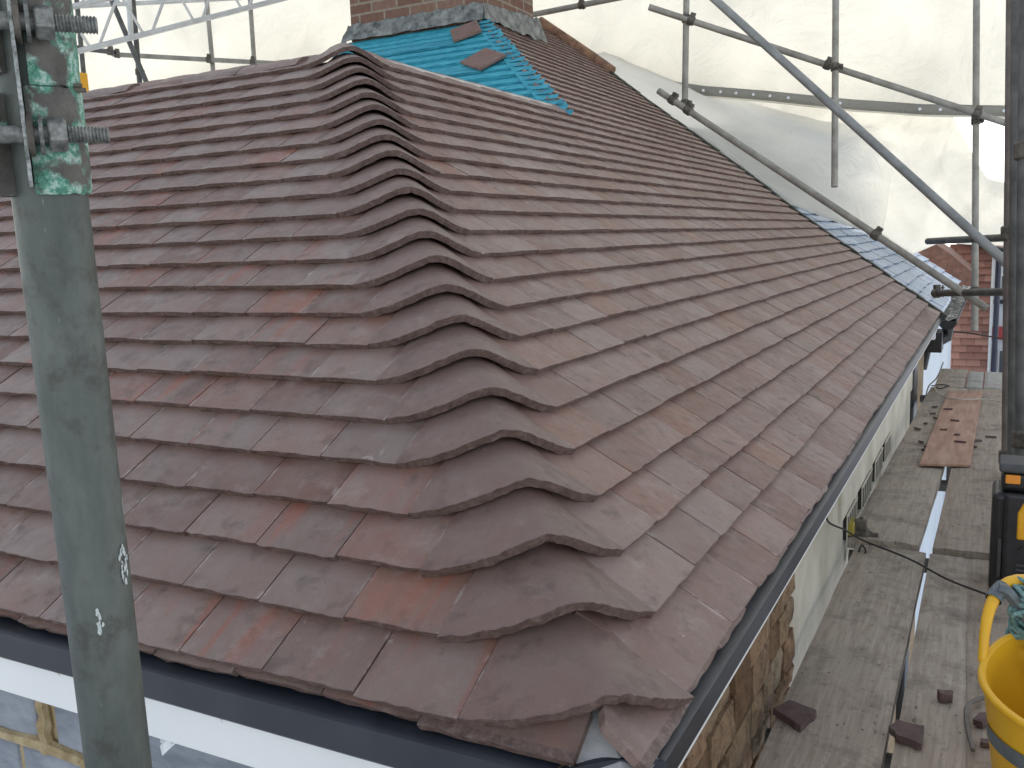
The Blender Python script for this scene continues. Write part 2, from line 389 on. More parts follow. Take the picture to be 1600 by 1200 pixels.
# side slope: eave along +y
e2 = Vector((0, 1, 0)); s2 = Vector((-math.cos(P2), 0, math.sin(P2))); n2 = Vector((math.sin(P2), 0, math.cos(P2)))
mb = MB()
for k in range(44):
    xr, yl, z = rowpos(k)
    if z > 2.46: break
    s0 = z/math.sin(P2); lim = yend(z)
    if k < 23: a = yl+DR+.0015
    else: a = HIPA.y+(z-HIPA.z)/T1+.085
    if k == 0: a = .1735
    st = 0
    seg = 8 if k < 4 else 5 if k < 9 else 3
    if k >= 23 and k % 2: a += 0.0
    while a < lim-.02:
        wd = W if not (k >= 23 and k % 2 and st == 0) else W*.5
        if st == 0 and k < 2: wd = .245 if k == 0 else .205
        sg = seg if a < 2 else 3
        add_tile(mb, Vector((0,0,0)), e2, s2, n2, a+.0008, min(a+wd-.0012, lim), s0, .20 if st == 0 and k < 23 else .150, TH, sg, .0024, TH, .164, rough=.0014, camber=.0018)
        a += wd; st += 1
under_piece(mb, e2, s2, n2, [(.015,-.014),(.20,-.012),(.20,.12),(.125,.12),(.055,.075),(.022,.055)])
a = .2025
while a < 6.25:
    add_tile(mb, Vector((0,0,0)), e2, s2, n2, a, a+W-.0025, -.006, .12, TH, 6, .003, -.002, .03, rough=.002); a += W
mb.build('side_roof_slope', M_TILE2, house)

# bonnet hip tiles
def bonnet(k):
    xr, yl, z0 = rowpos(k); NU, NV = 44, 7
    EL, ER = DL/math.sqrt(2), DR/math.sqrt(2)
    rj = random.Random(k*13+5); jit = Vector((rj.uniform(-1,1)*.002, rj.uniform(-1,1)*.002, rj.uniform(0,1)*.0015)); bell = rj.uniform(.94, 1.06)
    length = .20 if k else .19
    V = []; U = []
    for layer in (0, 1):
        for j in range(NV+1):
            s = length*j/NV
            for i in range(NU+1):
                q = -1+2*i/NU
                E = EL if q < 0 else (ER if k else .172/math.sqrt(2))
                B = .5*(1+math.cos(PI*abs(q)**1.06))
                o_end = -EL if q < 0 else -ER
                e = q*E; cr = .076 if k == 0 else .087; ae = abs(e)
                o = -(ae**2.8+cr**2.8*(1-abs(q)**5))**(1/2.8)
                e = q*E
                hz = (-math.sqrt(ae*ae+.0016)-o)*.7071*T1 + (.021 if k == 0 else .027 if k == 1 else .030)*B*bell
                x = -xr+(o+e)*.7071; y = yl+(e-o)*.7071; zz = z0+hz
                if k == 0 and q > .3: dx_ = .006*((q-.3)/.7)**1.3*(1-j/NV)**2; x += dx_; zz -= dx_*T2
                # sweep back: left edge runs up the front slope, right edge up the side slope, crest along the hip
                wx = 1 if q > 0 else 1-(-q)**2.0; wy = 1 if q < 0 else 1-q**2.0
                ds = s*math.cos(P1)
                x -= ds*(T1/T2)*wx; y += ds*wy; zz += s*math.sin(P1)
                nn = (n1*(1-(q+1)/2)+n2*((q+1)/2)).normalized()
                h = TH*1.2 + .0015*max(0, q) - s*(.150+.15*B)
                if layer: h -= TH*1.2
                if j == 0:
                    r_ = mnoise.noise(Vector((q*9+k*7.7, layer*.35, 0)))*.0035 + mnoise.noise(Vector((q*40+k*3.1, layer*.5, 3)))*.0016
                    dd = (-s1*(1-(q+1)/2)-s2*((q+1)/2)).normalized(); p_ = dd*r_
                    if layer == 0: h -= .0016+abs(mnoise.noise(Vector((q*55, k, 9))))*.0015
                else: p_ = Vector((0,0,0))
                wob = mnoise.noise(Vector((q*1.3+k*5, s*8, 1)))*.0022
                V.append(Vector((x, y, zz))+nn*(h+wob)+p_+jit); U.append(((q+1)/2*.9+.05 if 0 < i < NU else (0 if i == 0 else 1), j/NV))
    N = (NV+1)*(NU+1); F = []
    for j in range(NV):
        for i in range(NU):
            a = j*(NU+1)+i; F.append((a, a+1, a+NU+2, a+NU+1)); b = a+N; F.append((b, b+NU+1, b+NU+2, b+1))
    for i in range(NU): F.append((i, i+N, i+1+N, i+1))
    for j in range(NV):
        a = j*(NU+1); F.append((a, a+NU+1, a+NU+1+N, a+N)); b = a+NU; F.append((b, b+N, b+NU+1+N, b+NU+1))
    m_ = MB(); m_.add(V, F, U); o = m_.build('bonnet_tile', M_BON, house, smooth=True)
    return o
for k in range(23): bonnet(k)

# underlay / deck below the tiles
def quadsheet(mb, pts, th=.012):
    pts = [Vector(p) for p in pts]; n = (pts[1]-pts[0]).cross(pts[2]-pts[0]).normalized()
    if n.z < 0: n = -n
    b = [p-n*th for p in pts]; k = len(pts)
    mb.add(pts+b, [tuple(range(k)), tuple(range(2*k-1, k-1, -1))]+[(i, (i+1) % k, (i+1) % k+k, i+k) for i in range(k)])
mb = MB(); D = .040
zt = 1.315; xt = zt/T2; yt = zt/T1
o1 = -n1*D; o2 = -n2*D
quadsheet(mb, [Vector((-.01,.01,0))+o1, Vector((XL,.01,0))+o1, Vector((XL+xt,yt,zt))+o1, Vector((-xt,yt,zt))+o1])
quadsheet(mb, [Vector((-.012,.008,0))+o2, Vector((-.012,6.25,0))+o2, Vector((-zt/T2,6.55,zt))+o2, Vector((-xt,yt,zt))+o2])
zz = 2.47; A0 = Vector((-zt/T2, HIPA.y+(zt-HIPA.z)/T1, zt))
quadsheet(mb, [A0+o2, Vector((-zt/T2,6.55,zt))+o2, Vector((-zz/T2,6.93,zz))+o2, Vector((-zz/T2, HIPA.y+(zz-HIPA.z)/T1, zz))+o2])
mb.build('roof_underlay', M_DARKFELT, house)
# flat crown roof behind the ridges, membrane upstand along the ridge
mb = MB(); mb.box((XL+xt, yt-.02, 1.262), (-xt-.012, 5.0, 1.285)); mb.build('flat_roof', M_MEMB, house)
mb = MB()
N = 46; V = []; F = []
for i in range(N+1):
    y = yt+.12+(3.62-yt-.12)*i/N; nz = mnoise.noise(Vector((y*5, 0, 0)))*.012
    base = -xt
    V += [(base+.022, y, 1.300), (base-.01, y, 1.322+nz*.4), (base-.075+nz, y, 1.312+nz*.3), (base-.09+nz, y, 1.28)]
    if i: b = 4*i; F += [(b-4+j, b+j, b+j+1, b-3+j) for j in range(3)]
mb.add(V, F); mb.build('ridge_membrane', M_MEMB, house, smooth=True)
# front ridge capping with rounded ridge tiles in brown clay
mb = MB(); x = -xt-.20
while x > XL+xt:
    L_ = .30; V = []; F = []; jz = random.uniform(-.004, .004)
    for j, xx in enumerate((x, x-L_*.5, x-L_+.004)):
        for i in range(7):
            t = -1+2*i/6; V.append((xx, yt-.005+t*.07, 1.311+jz-.035*t*t*(1.1 if t < 0 else 1.)+(.004 if j == 0 else 0)))
    for j in range(2):
        for i in range(6): a = j*7+i; F.append((a, a+7, a+8, a+1))
    F.append((0,1,2,3,4,5,6)); mb.add(V, F, [(0.4,.5)]*len(V)); x -= L_
mb.build('ridge_capping', M_BON, house, smooth=True)

# eaves strips and fascias
def strip_mb(path, ins=0):
    """eaves protection strip hanging from under the tiles: profile swept along the eave"""
    V = []; F = []; n = len(path[0])
    for p in path: V += p
    for i in range(len(path)-1):
        for j in range(n-1): a = i*n+j; F.append((a, a+n, a+n+1, a+1))
    m_ = MB(); m_.add(V, F); return m_
prof = [(.05, -.020), (-.006, -.024), (-.016, -.030), (-.022, -.070), (-.018, -.0745)]   # (inwards, z)
path = []
for i in range(40):
    x = -.10+(XL+.10)*i/39
    path.append([Vector((x, d+mnoise.noise(Vector((x*2,0,0)))*.0015, z+mnoise.noise(Vector((x*3,1,0)))*.0012)) for d, z in prof])
strip_mb(path).build('front_eaves_strip', M_STRIP, house, smooth=True)
profs = [(.05, -.020), (-.005, -.024), (-.011, -.029), (-.014, -.058), (-.011, -.062)]
path = []
for i in range(60):
    y = .06+(6.27-.06)*i/59
    path.append([Vector((-d, y, z+mnoise.noise(Vector((y*2,4,0)))*.0012)) for d, z in profs])
strip_mb(path).build('side_eaves_strip', M_STRIP, house, smooth=True)
# corner felt lapping round the hip foot
mb = MB(); N = 14; V = []; F = []
for i in range(N+1):
    t = i/N; a = t*PI/2
    cx = -.10*(1-t)**1.4+.016*t; cy = -.016*(1-t)+.06*t**1.4
    out = Vector((math.sin(a), -math.cos(a), 0))
    V += [Vector((-.08+.03*t, .05+.03*t, -.022+.012*math.sin(PI*t))), Vector((cx, cy, -.022+.016*math.sin(PI*t))), Vector((cx, cy, -.078))+out*.004]
    if i: b = 3*i; F += [(b-3+j, b+j, b+j+1, b-2+j) for j in range(2)]
mb.add(V, F); mb.build('corner_felt', M_STRIP, house, smooth=True)
mb = MB(); mb.box((XL, -.004, -.150), (.006, .016, -.060)); mb.build('front_fascia', M_FASCIA, house, bevel=.002)
mb = MB(); mb.box((-.020, .018, -.087), (.003, 6.27, -.050)); mb.build('side_fascia', M_FASCIA, house, bevel=.002)
for x in (-1.03, -.66, -.24, -1.5):
    mb = MB(); mb.tube([(x, -.0055, -.088), (x, -.003, -.088)], .0035, 8); mb.build('fascia_nail', M_FASCIA, house)
# zinc soaker between the two mitred under tiles
mb = MB(); quadsheet(mb, [(-.085,-.004,-.016), (-.004,-.010,-.022), (.008,.055,-.018), (-.10,.10,.045)], .002); mb.build('zinc_soaker', M_RIM, house)

# front wall of grey blocks with yellow mortar, set back under the eave
wall_f = MB(); wall_f.box((XL+.2, .085, -3.6), (-.11, .28, -.06)); wf = wall_f.build('front_wall', M_BMORT, house)
mb = MB(); rb = random.Random(3); z = -.13-.215
for row in range(5):
    x = -.13-(0 if row % 2 else .23)
    zt_ = -.095 if row == 0 else z+.215
    z0_ = -.30 if row == 0 else -.30-.225*row
    z1_ = -.10 if row == 0 else z0_+.207
    xs = [(-1.18, -.62), (-1.78, -1.235), (-.59, -.14), (-2.4, -1.83)] if row == 0 else [(-.13-.46*i-.2*(row % 2), -.13-.46*i-.2*(row % 2)) for i in range(0)]
    if row: xs = [(-.14-.46*(i+1)+.23*(row % 2), -.155-.46*i+.23*(row % 2)) for i in range(1, 9)]
    for a, b in xs: mb.box((a, .078, z0_), (b, .10, z1_))
mb.build('block_facing', M_BLOCK, house, bevel=.008)
# squeezed foam/mortar ridges
mb = MB()
for (p, q) in (((-1.205,.078,-.10), (-1.205,.078,-.31)), ((-2.4,.078,-.305), (-1.1,.078,-.305)), ((-1.1,.078,-.308), (-.55,.078,-.306)), ((-.605,.078,-.1), (-.605,.078,-.3))):
    p, q = Vector(p), Vector(q); pts = [p.lerp(q, i/12)+Vector((mnoise.noise(Vector((i, p.x, 0)))*.008, 0, mnoise.noise(Vector((i, p.x, 5)))*.008)) for i in range(13)]
    mb.tube(pts, [.014+.006*mnoise.noise(Vector((i*1.7, p.x, 3))) for i in range(13)], 8)
mb.build('mortar_ridge', M_BMORT, house, smooth=True)

# side wall: stone corner, cream render with vents
mb = MB(); mb.box((-.30, .09, -3.6), (-.085, 6.2, -.05)); mb.build('side_wall', M_MORT, house)
mb = MB(); rs = random.Random(11); z = -.10; 
row = 0
while z > -1.2:
    h = rs.uniform(.06, .095); y = .10+rs.uniform(0, .05)
    while y < 1.30:
        wd = rs.uniform(.09, .21); y1 = min(y+wd, 1.30)
        if y1-y > .03:
            out = rs.uniform(-.003, .007); J = lambda q_: rs.uniform(-q_, q_)
            ya, yb, za, zb = y+.005, y1-.005, z-h+.005, z-.005
            f4 = [(ya+J(.005), za+J(.004)), (yb+J(.005), za+J(.004)), (yb+J(.005), zb+J(.004)), (ya+J(.005), zb+J(.004))]
            f8 = []
            for t in range(4): f8 += [f4[t], ((f4[t][0]+f4[(t+1)%4][0])/2+J(.004), (f4[t][1]+f4[(t+1)%4][1])/2+J(.003))]
            V = [(-.10, p, q) for p, q in f8]+[(-.070+out+J(.002), p, q) for p, q in f8]+[(-.063+out+J(.003), (ya+yb)/2+(p-(ya+yb)/2)*.72, (za+zb)/2+(q-(za+zb)/2)*.72) for p, q in f8]
            mb.add(V, [(t, (t+1) % 8, (t+1) % 8+8, t+8) for t in range(8)]+[(t+8, (t+1) % 8+8, (t+1) % 8+16, t+16) for t in range(8)]+[tuple(range(16, 24))])
        y = y1+.004
    z -= h+.004; row += 1
mb.build('corner_stonework', M_STONE, house)
mb = MB(); V = []; F = []
NY, NZ = 90, 12
for i in range(NY+1):
    for j in range(NZ+1):
        y = 1.27+(4.75-1.27)*i/NY; z = -.06-1.0*j/NZ
        if i == 0: y += .012*mnoise.noise(Vector((z*14, 2, 0)))
        V.append((-.060+.005*mnoise.noise(Vector((y*3, z*3, 0)))-(.02 if i == 0 else 0), y, z))
for i in range(NY):
    for j in range(NZ): a = i*(NZ+1)+j; F.append((a, a+1, a+NZ+2, a+NZ+1))
mb.add(V, F); mb.build('render_panel', M_RENDER, house, smooth=True)
mb = MB(); mb.box((-.075, 2.0, -.30), (-.050, 4.7, -.070)); mb.build('soffit_board', M_RENDER, house, bevel=.004)
for (y0, y1) in ((2.10, 2.32), (2.47, 2.75), (2.88, 3.13), (3.24, 3.47)):
    mb = MB(); mb.box((-.07, y0, -.385), (-.047, y1, -.305))
    v = mb.build('air_vent', M_NEARBLACK, house)
    mb = MB(); n = 5
    for i in range(n+1):
        y = y0+(y1-y0)*i/n; mb.box((-.049, y-.003, -.388), (-.0455, y+.003, -.303))
    mb.box((-.0488, y0-.01, -.305), (-.044, y1+.01, -.299))
    mb.build('vent_bars', M_RENDER, v)
mb = MB(); mb.box((-.105, 4.72, -2.6), (-.04, 4.98, -.10)); mb.build('downpipe', M_GUT, house, bevel=.015)
mb = MB(); mb.box((-.10, 6.02, -.16), (-.01, 6.26, -.085)); mb.build('timber_block', M_WHITE, house, bevel=.004)

# battened main hip face with blue treated battens
up = MB(); s1n = n1
hx = lambda s: HIPA.x - s*math.sin(P1)/T2          # hip x at slope distance s above HIPA
def hp(x, s, h=0): return Vector((x, HIPA.y+s*math.cos(P1), HIPA.z+s*math.sin(P1)))+n1*h
SMAX = 1.66
V = [hp(-4.06, -.05, -.03), hp(hx(-.05)-.01, -.05, -.03), hp(hx(SMAX)-.01, SMAX, -.03), hp(-4.06, SMAX, -.03)]
quadsheet(up, V, .02)
slope = up.build('unfinished_roof_slope', M_BLUE2, house)
rbn = random.Random(5); s = .04; i = 0
while s < SMAX-.03:
    m_ = MB(); xe = hx(s)-.01+rbn.uniform(-.012, .03)
    dz = rbn.uniform(-.004, .004); wob = rbn.uniform(-.01, .01)
    a = hp(-4.04, s+wob, -.028); bx = -4.5
    th_ = .026; wd = .05
    P_ = [hp(-4.04, s+wob, -.029), hp(xe, s, -.029), hp(xe, s+wd, -.029), hp(-4.04, s+wd+wob, -.029)]
    Q_ = [p+n1*(th_+dz) for p in P_]
    m_.add(P_+Q_, [(0,3,2,1),(4,5,6,7),(0,1,5,4),(1,2,6,5),(2,3,7,6),(3,0,4,7)])
    m_.build('roof_batten', M_BLUE, slope); s += .098; i += 1
# wider blue boards across the middle and the hip board
for (sa, sb, x0) in ((.72, .80, -4.03), (1.21, 1.285, -4.03)):
    m_ = MB(); quadsheet(m_, [hp(x0, sa, .004), hp(hx(sa)-.30, sa, .004), hp(hx(sb)-.30, sb, .004), hp(x0, sb, .004)], .014); m_.build('treated_board', M_BLUE2, slope)
m_ = MB(); quadsheet(m_, [hp(hx(-.02)-.10, -.02, .002), hp(hx(-.02)-.005, -.02, .002), hp(hx(SMAX-.05)-.005, SMAX-.05, .002), hp(hx(SMAX-.05)-.10, SMAX-.05, .002)], .02); m_.build('hip_board', M_BLUE, slope)
m_ = MB(); s = 0
while s < SMAX-.1:
    x = hx(s)-.03; m_.add([hp(x-.075, s+.02, .004), hp(x+.05, s-.01, .018), hp(x+.05, s+.03, .024), hp(x-.075, s+.06, .006)], [(0,1,2,3)]); s += .07
m_.build('hip_tabs', M_BLUE2, slope)

# chimney
mb = MB(); mb.box((-4.02, 4.95, 1.9), (-2.885, 5.745, 4.3)); ch = mb.build('chimney', M_BRICK, house)
def flash(pts_low, pts_up, name):
    V = []; F = []; n = len(pts_low)
    for a, b in zip(pts_low, pts_up):
        for q in range(6):
            jn = mnoise.noise(Vector((a.x*7+a.y*8, q*1.0, 3)))*.018
            V.append(a.lerp(b, q/5)+Vector((jn*.8, -abs(jn), abs(jn)*.6)))
    for i in range(n-1):
        for j in range(5): a = 6*i+j; F.append((a, a+6, a+7, a+1))
    m_ = MB(); m_.add(V, F); return m_.build(name, M_LEAD, ch, smooth=True)
lo = []; hi = []
for i in range(41):
    t = i/40; x = -4.12+1.27*t; nz = mnoise.noise(Vector((x*7, 0, 0)))
    lo.append(Vector((x, 4.89+.018*nz, HIPA.z+(4.89-HIPA.y)*T1+.026+.016*nz-(.05 if t < .06 else 0))))
    hi.append(Vector((max(min(x, -2.87), -4.04), 4.942-.01*abs(nz), 2.255+.025*mnoise.noise(Vector((x*11, 3, 0))))))
flash(lo, hi, 'front_flashing')
lo = []; hi = []
for i in range(41):
    t = i/40; y = 4.84+1.0*t; nz = mnoise.noise(Vector((y*9, 7, 0))); xx = -2.81-.015*nz
    lo.append(Vector((xx, y, -xx*T2+.026+.02*nz)))
    hi.append(Vector((-2.876+.008*abs(nz), max(y, 4.945), 2.25+.06*t+.02*mnoise.noise(Vector((y*12, 5, 0))))))
flash(lo, hi, 'side_flashing')
# orange ridge tiles of the main roof
zq = 2.06
while zq < 2.45:
    m_ = MB(); a = Vector((-zq/T2, yend(zq)+.03, zq))+n2*.012; zr = zq+.125; b = Vector((-zr/T2, yend(zr)+.03, zr))+n2*.022
    m_.tube([a, a.lerp(b, .5), b], [.060, .055, .050], 12); m_.build('ridge_tile', M_ORIDGE, house, smooth=True); zq += .127
# far verge: dark slate-coloured undercloak and short edging
mb = MB()
for k in range(44):
    _, _, z = rowpos(k)
    if z > 2.44: break
    s0 = z/math.sin(P2); p = s2*s0; y = yend(z)
    rk = random.Random(k); mb.box((-.06, y+.002, -.03), (.052, y+.055+rk.uniform(0,.04), .013+rk.uniform(0,.008)), Matrix.Translation(p) @ Matrix.Rotation(P2, 4, 'Y'))
mb.build('verge_edging', simple('mossy_slate', (.02,.025,.02), (.06,.065,.05), 30), house)

# ================================================================== loose things on the roof
def slab(name, ctr, xd, yd, n, w_, l_, mat, label, cat, th=.012, group=None, cham=0):
    m_ = MB(); r = random.Random(hash(name) % 1000 if False else int(abs(ctr.x)*999)); V = []; 
    pts = [(-w_/2, -l_/2), (w_/2, -l_/2), (w_/2, l_/2), (-w_/2, l_/2)]
    edge = []
    for i in range(4):
        a, b = pts[i], pts[(i+1) % 4]
        for t in range(4): q = t/4; edge.append((a[0]+(b[0]-a[0])*q+r.uniform(-1,1)*cham, a[1]+(b[1]-a[1])*q+r.uniform(-1,1)*cham))
    k = len(edge)
    top = [ctr+xd*x+yd*y+n*(th+.002*(x/w_)) for x, y in edge]; bot = [ctr+xd*x+yd*y for x, y in edge]
    m_.add(top+bot, [tuple(range(k)), tuple(range(2*k-1, k-1, -1))]+[(i, i+k, (i+1) % k+k, (i+1) % k) for i in range(k)], [(.3+.2*(i % 3), .5) for i in range(2*k)])
    o = m_.build(name, mat, None); tag(o, label, cat, group); return o
def rot2(a, x, y): return x*math.cos(a)+y*math.sin(a), y*math.cos(a)-x*math.sin(a)
def plane_hit(u, v, n, d): r = ray(u, v); return CAM+r*((d-n.dot(CAM))/n.dot(r))
dH = n1.dot(HIPA)
for (u, v, a, l_, lab) in ((728, 50, .55, .24, 'small brown clay tile lying loose near the top of the blue battens by chimney'),
                           (755, 94, .95, .26, 'larger brown clay tile lying diagonally on blue battens, lower of the two')):
    c = plane_hit(u, v, n1, dH+.012); xd, yd = rot2(a, Vector((1,0,0)), s1)
    slab('loose_roof_tile', c, xd, yd, n1, .20, l_, M_TILE2, lab, 'roof tile', .014, 'loose tiles on the blue battens')

# ================================================================== neighbouring slate roof
nb = empty('neighbouring_house', (-1, 9, -3.6), 'adjoining house with blue-grey slate roof beyond the tiled slope', 'house')
mb = MB(); k = 0
while True:
    s0 = k*.105; z = s0*math.sin(P2)
    if z > 1.5: break
    a = yend(z)+.05-(.13 if k % 2 else 0)
    while a < 10.45:
        a0 = max(a, yend(z)+.05)
        if a0 < a+.25: add_tile(mb, Vector((0,0,0)), e2, s2, n2, a0+.001, a+.252, s0, .16, .013, 3, .006, .004, .13, camber=.0, rough=.004)
        a += .255
    k += 1
mb.build('slate_slope', M_SLATE, nb)
mb = MB(); quadsheet(mb, [Vector((0,6.33,0))-n2*.03, Vector((0,10.6,0))-n2*.03, Vector((-1.5/T2,10.6,1.5))-n2*.03, Vector((-1.5/T2,6.9,1.5))-n2*.03]); mb.build('roof_underlay', M_DARKFELT, nb)
mb = MB(); mb.box((-.30, 6.25, -3.6), (-.13, 12.2, -.08)); mb.build('wall', M_PALEW, nb)
# gutter: half round
V = []; F = []; NG = 30
for i in range(NG+1):
    y = 6.30+(10.5-6.30)*i/NG
    for j in range(9):
        a = PI*j/8; V.append((.055+.062*math.cos(a), y, -.055-.062*math.sin(a)))
    if i: b = i*9; F += [(b-9+j, b+j, b+j+1, b-8+j) for j in range(8)]
mb = MB(); mb.add(V, F)
mb.add([(.055+.062*math.cos(PI*j/8), 6.30, -.055-.062*math.sin(PI*j/8)) for j in range(9)], [tuple(range(9))])
g = mb.build('gutter', M_GUT, nb, smooth=True)
V = []; F = []; 
for i in range(91):
    y = 6.35+4.1*i/90
    for j in range(5): V.append((.0+.11*j/4, y, -.045+.03*mnoise.noise(Vector((y*9, j*1.3, 2)))))
    if i: b = i*5; F += [(b-5+j, b+j, b+j+1, b-4+j) for j in range(4)]
mb = MB(); mb.add(V, F); lf = mb.build('leaf_litter', M_LEAF, g); lf['kind'] = 'stuff'
mb = MB(); mb.tube([(.055, 6.36, -.10), (.05, 6.36, -.17), (-.08, 6.30, -.25), (-.11, 6.3, -.40)], .042, 12); mb.box((-.13, 6.12, -.26), (.03, 6.40, -.12)); mb.build('gutter_outlet', M_GUT, nb, smooth=False)

# ================================================================== tile-hung house beyond
th_ = empty('tile_hung_house', (.05, 12.6, -3.6), 'house bay clad in orange-red hanging tiles with dark blue downpipe behind scaffold', 'house')
YH = 12.5
def H(u, v): return ony(u, v, YH)
mb = MB(); x0, x1 = H(1480, 500).x, H(1546, 500).x; ztop = H(1510, 388).z; rr = random.Random(2)
z = -2.4; row = 0
while z < ztop+.25:
    x = x0-(.085 if row % 2 else 0)
    while x < x1:
        a, b = max(x, x0), min(x+.167, x1)
        if b-a > .02 and z < ztop+.02+.0*(x):
            j = rr.uniform(-.004, .004)
            mb.add([(a+.002,YH-.055+j,z),(b-.002,YH-.055+j,z),(b-.002,YH-.004,z+.118),(a+.002,YH-.004,z+.118),(a+.002,YH-.030+j,z-.004),(b-.002,YH-.030+j,z-.004)], [(0,1,2,3),(0,4,5,1)], [(0,0)]*6)
        x += .167
    z += .092; row += 1
mb.build('hung_tile_cladding', M_HUNG, th_)
mb = MB(); mb.box((x0-.01, YH, -3.6), (x1+.03, YH+3, ztop+.02)); mb.build('wall', M_NEARBLACK, th_)
mb = MB(); mb.box((x0-.085, YH-.02, -3.6), (x0, YH+.4, H(1480, 540).z)); mb.build('brick_quoin', M_BRICKR, th_)
mb = MB(); mb.box((x1, YH-.04, -3.6), (x1+.035, YH+.1, ztop-.1)); mb.build('corner_trim', M_WHITE, th_)
mb = MB(); mb.tube([(x1+.075, YH-.08, -3.5), (x1+.075, YH-.08, ztop)], .034, 12); mb.build('downpipe', M_NAVY, th_, smooth=True)
a, b, c = H(1440, 372), H(1480, 372), H(1556, 410)
mb = MB(); mb.add([(x0-.6,YH-.15,ztop+.42),(x0+.1,YH-.15,ztop+.10),(x1+.12,YH-.15,ztop-.03),(x1+.12,YH+1.2,ztop+.35),(x0-.4,YH+1.2,ztop+.75)], [(0,1,2,3,4)]); mb.build('roof', M_HUNG, th_)
mb = MB(); mb.tube([(x0+.02,YH-.16,ztop+.12), (x1+.13,YH-.16,ztop-.03)], .03, 8); mb.build('gutter', M_GUT, th_)
# sloping orange brick verge left of it
mb = MB(); P_ = [H(u, v) for u, v in ((1424, 366), (1450, 372), (1484, 396), (1524, 428), (1524, 470), (1424, 470))]
P_ = [Vector((p.x, 11.6, p.z)) for p in [ony(u, v, 11.6) for u, v in ((1424, 368), (1450, 374), (1484, 396), (1520, 426), (1520, 470), (1424, 470))]]
k = len(P_); mb.add(P_+[p+Vector((0,.5,.05)) for p in P_], [tuple(range(k-1,-1,-1)), tuple(range(k,2*k))]+[(i, (i+1) % k, (i+1) % k+k, i+k) for i in range(k)]); mb.build('gable', M_BRICKR, th_)

wh = empty('white_house', (.6, 15, -3.6), 'distant white house with upvc windows and red cladding seen past the dark pipe', 'house')
YW = 15.
def Wp(u, v): return ony(u, v, YW)
a, b = Wp(1546, 360), Wp(1640, 620)
mb = MB(); mb.box((a.x, YW, -3.6), (b.x+.6, YW+3, a.z)); mb.build('wall', M_PALEW, wh)
for (u0, v0, u1, v1) in ((1552, 428, 1576, 462), (1560, 545, 1575, 586), (1551, 545, 1557, 590)):
    a, b = Wp(u0, v0), Wp(u1, v1)
    mb = MB(); mb.box((a.x, YW-.06, b.z), (b.x, YW-.002, a.z)); fr = mb.build('window', M_WHITE, wh)
    mb = MB(); q = (b.x-a.x)*.15
    if b.x-a.x > .06:
        mb.box((a.x+q, YW-.07, b.z+q), ((a.x+b.x)/2-q/3, YW-.062, a.z-q)); mb.box(((a.x+b.x)/2+q/3, YW-.07, b.z+q), (b.x-q, YW-.062, a.z-q)); mb.build('pane', M_GLASS, fr)
a, b = Wp(1550, 510), Wp(1600, 530)
mb = MB(); mb.box((a.x, YW-.12, b.z), (b.x, YW-.005, a.z)); mb.build('red_band', M_REDR, wh)
a, b = Wp(1550, 468), Wp(1600, 472)
mb = MB(); mb.box((a.x, YW-.09, b.z-.02), (b.x, YW-.004, a.z)); mb.build('gutter', M_GUT, wh)

# ================================================================== white sheeting
def surf(name, fn, nu, nv, mat, label, parent=None, sol=.004):
    V = []; F = []
    for i in range(nu+1):
        for j in range(nv+1): V.append(fn(i/nu, j/nv))
    for i in range(nu):
        for j in range(nv): a = i*(nv+1)+j; F.append((a, a+nv+1, a+nv+2, a+1))
    m_ = MB(); m_.add(V, F); o = m_.build(name, mat, parent, smooth=True)
    md = o.modifiers.new('thick', 'SOLIDIFY'); md.thickness = sol
    if label: tag(o, label, 'sheeting', 'white scaffold sheeting')
    return o
def interp(pts, u):
    for (a, *p), (b, *q) in zip(pts, pts[1:]):
        if u <= b: t = (u-a)/(b-a); return [x+(y-x)*t for x, y in zip(p, q)]
    return list(pts[-1][1:])
# hem line of the upper sheet, from left to right
YS = 8.7
hemuv = [(-200, 60), (400, 90), (830, 60), (935, 108), (1010, 138), (1100, 152), (1200, 160), (1330, 174), (1440, 182), (1580, 185), (1760, 192)]
hem = [ony(u, v, YS if u > 990 else YS+.0) for u, v in hemuv]
left = [Vector((-22, YS+.6, 1.2)), Vector((-13, YS+.3, 1.2))]
hempts = [(p.x, p.z) for p in left+[Vector((-7.9, YS, 1.2)), Vector((-5.2, YS, 1.4)), Vector((-3.6, YS, 2.2))]+hem[3:]]
x_a, x_b = hempts[0][0], hempts[-1][0]
def hemz(x):
    for (a, za), (b, zb) in zip(hempts, hempts[1:]):
        if x <= b: return za+(zb-za)*(x-a)/(b-a)
    return hempts[-1][1]
def wav(x, z): return .09*(.5-abs(mnoise.noise(Vector((x*.9+z*.7, z*.25+x*.2, 12)))))+.13*mnoise.noise(Vector((x*.5, z*.6, 0)))+.06*mnoise.noise(Vector((x*1.6+z*.8, z*1.1, 4)))+.02*mnoise.noise(Vector((x*5+z*2, z*3, 8)))
ZT = 9.5
def up_fn(u, v):
    x = x_a+(x_b+2.6-x_a)*u; zb = hemz(x); z = zb+(ZT-zb)*v**1.4
    return Vector((x, YS+wav(x, z)*min(1, v*6+.25), z))
upper = surf('upper_sheet', up_fn, 220, 46, M_SHEET, 'large upper white sheet with eyelet hem hanging behind the roof')
def hem_fn(u, v):
    x = hempts[5][0]-.3+(x_b+1.0-hempts[5][0]+.3)*u; z = hemz(x)+.015+.095*v
    return Vector((x, YS+wav(x, z)*.25-.03, z))
surf('hem_band', hem_fn, 120, 2, M_BAND, None, upper)
x = hempts[5][0]
while x < x_b:
    z = hemz(x)+.062; y = YS+wav(x, z)*.25-.045
    if random.random() < .8: mb = MB(); mb.tube([(x, y, z), (x, y-.006, z)], .014, 8); mb.build('eyelet', M_WHITE, upper)
    x += .17+random.uniform(-.02, .02)
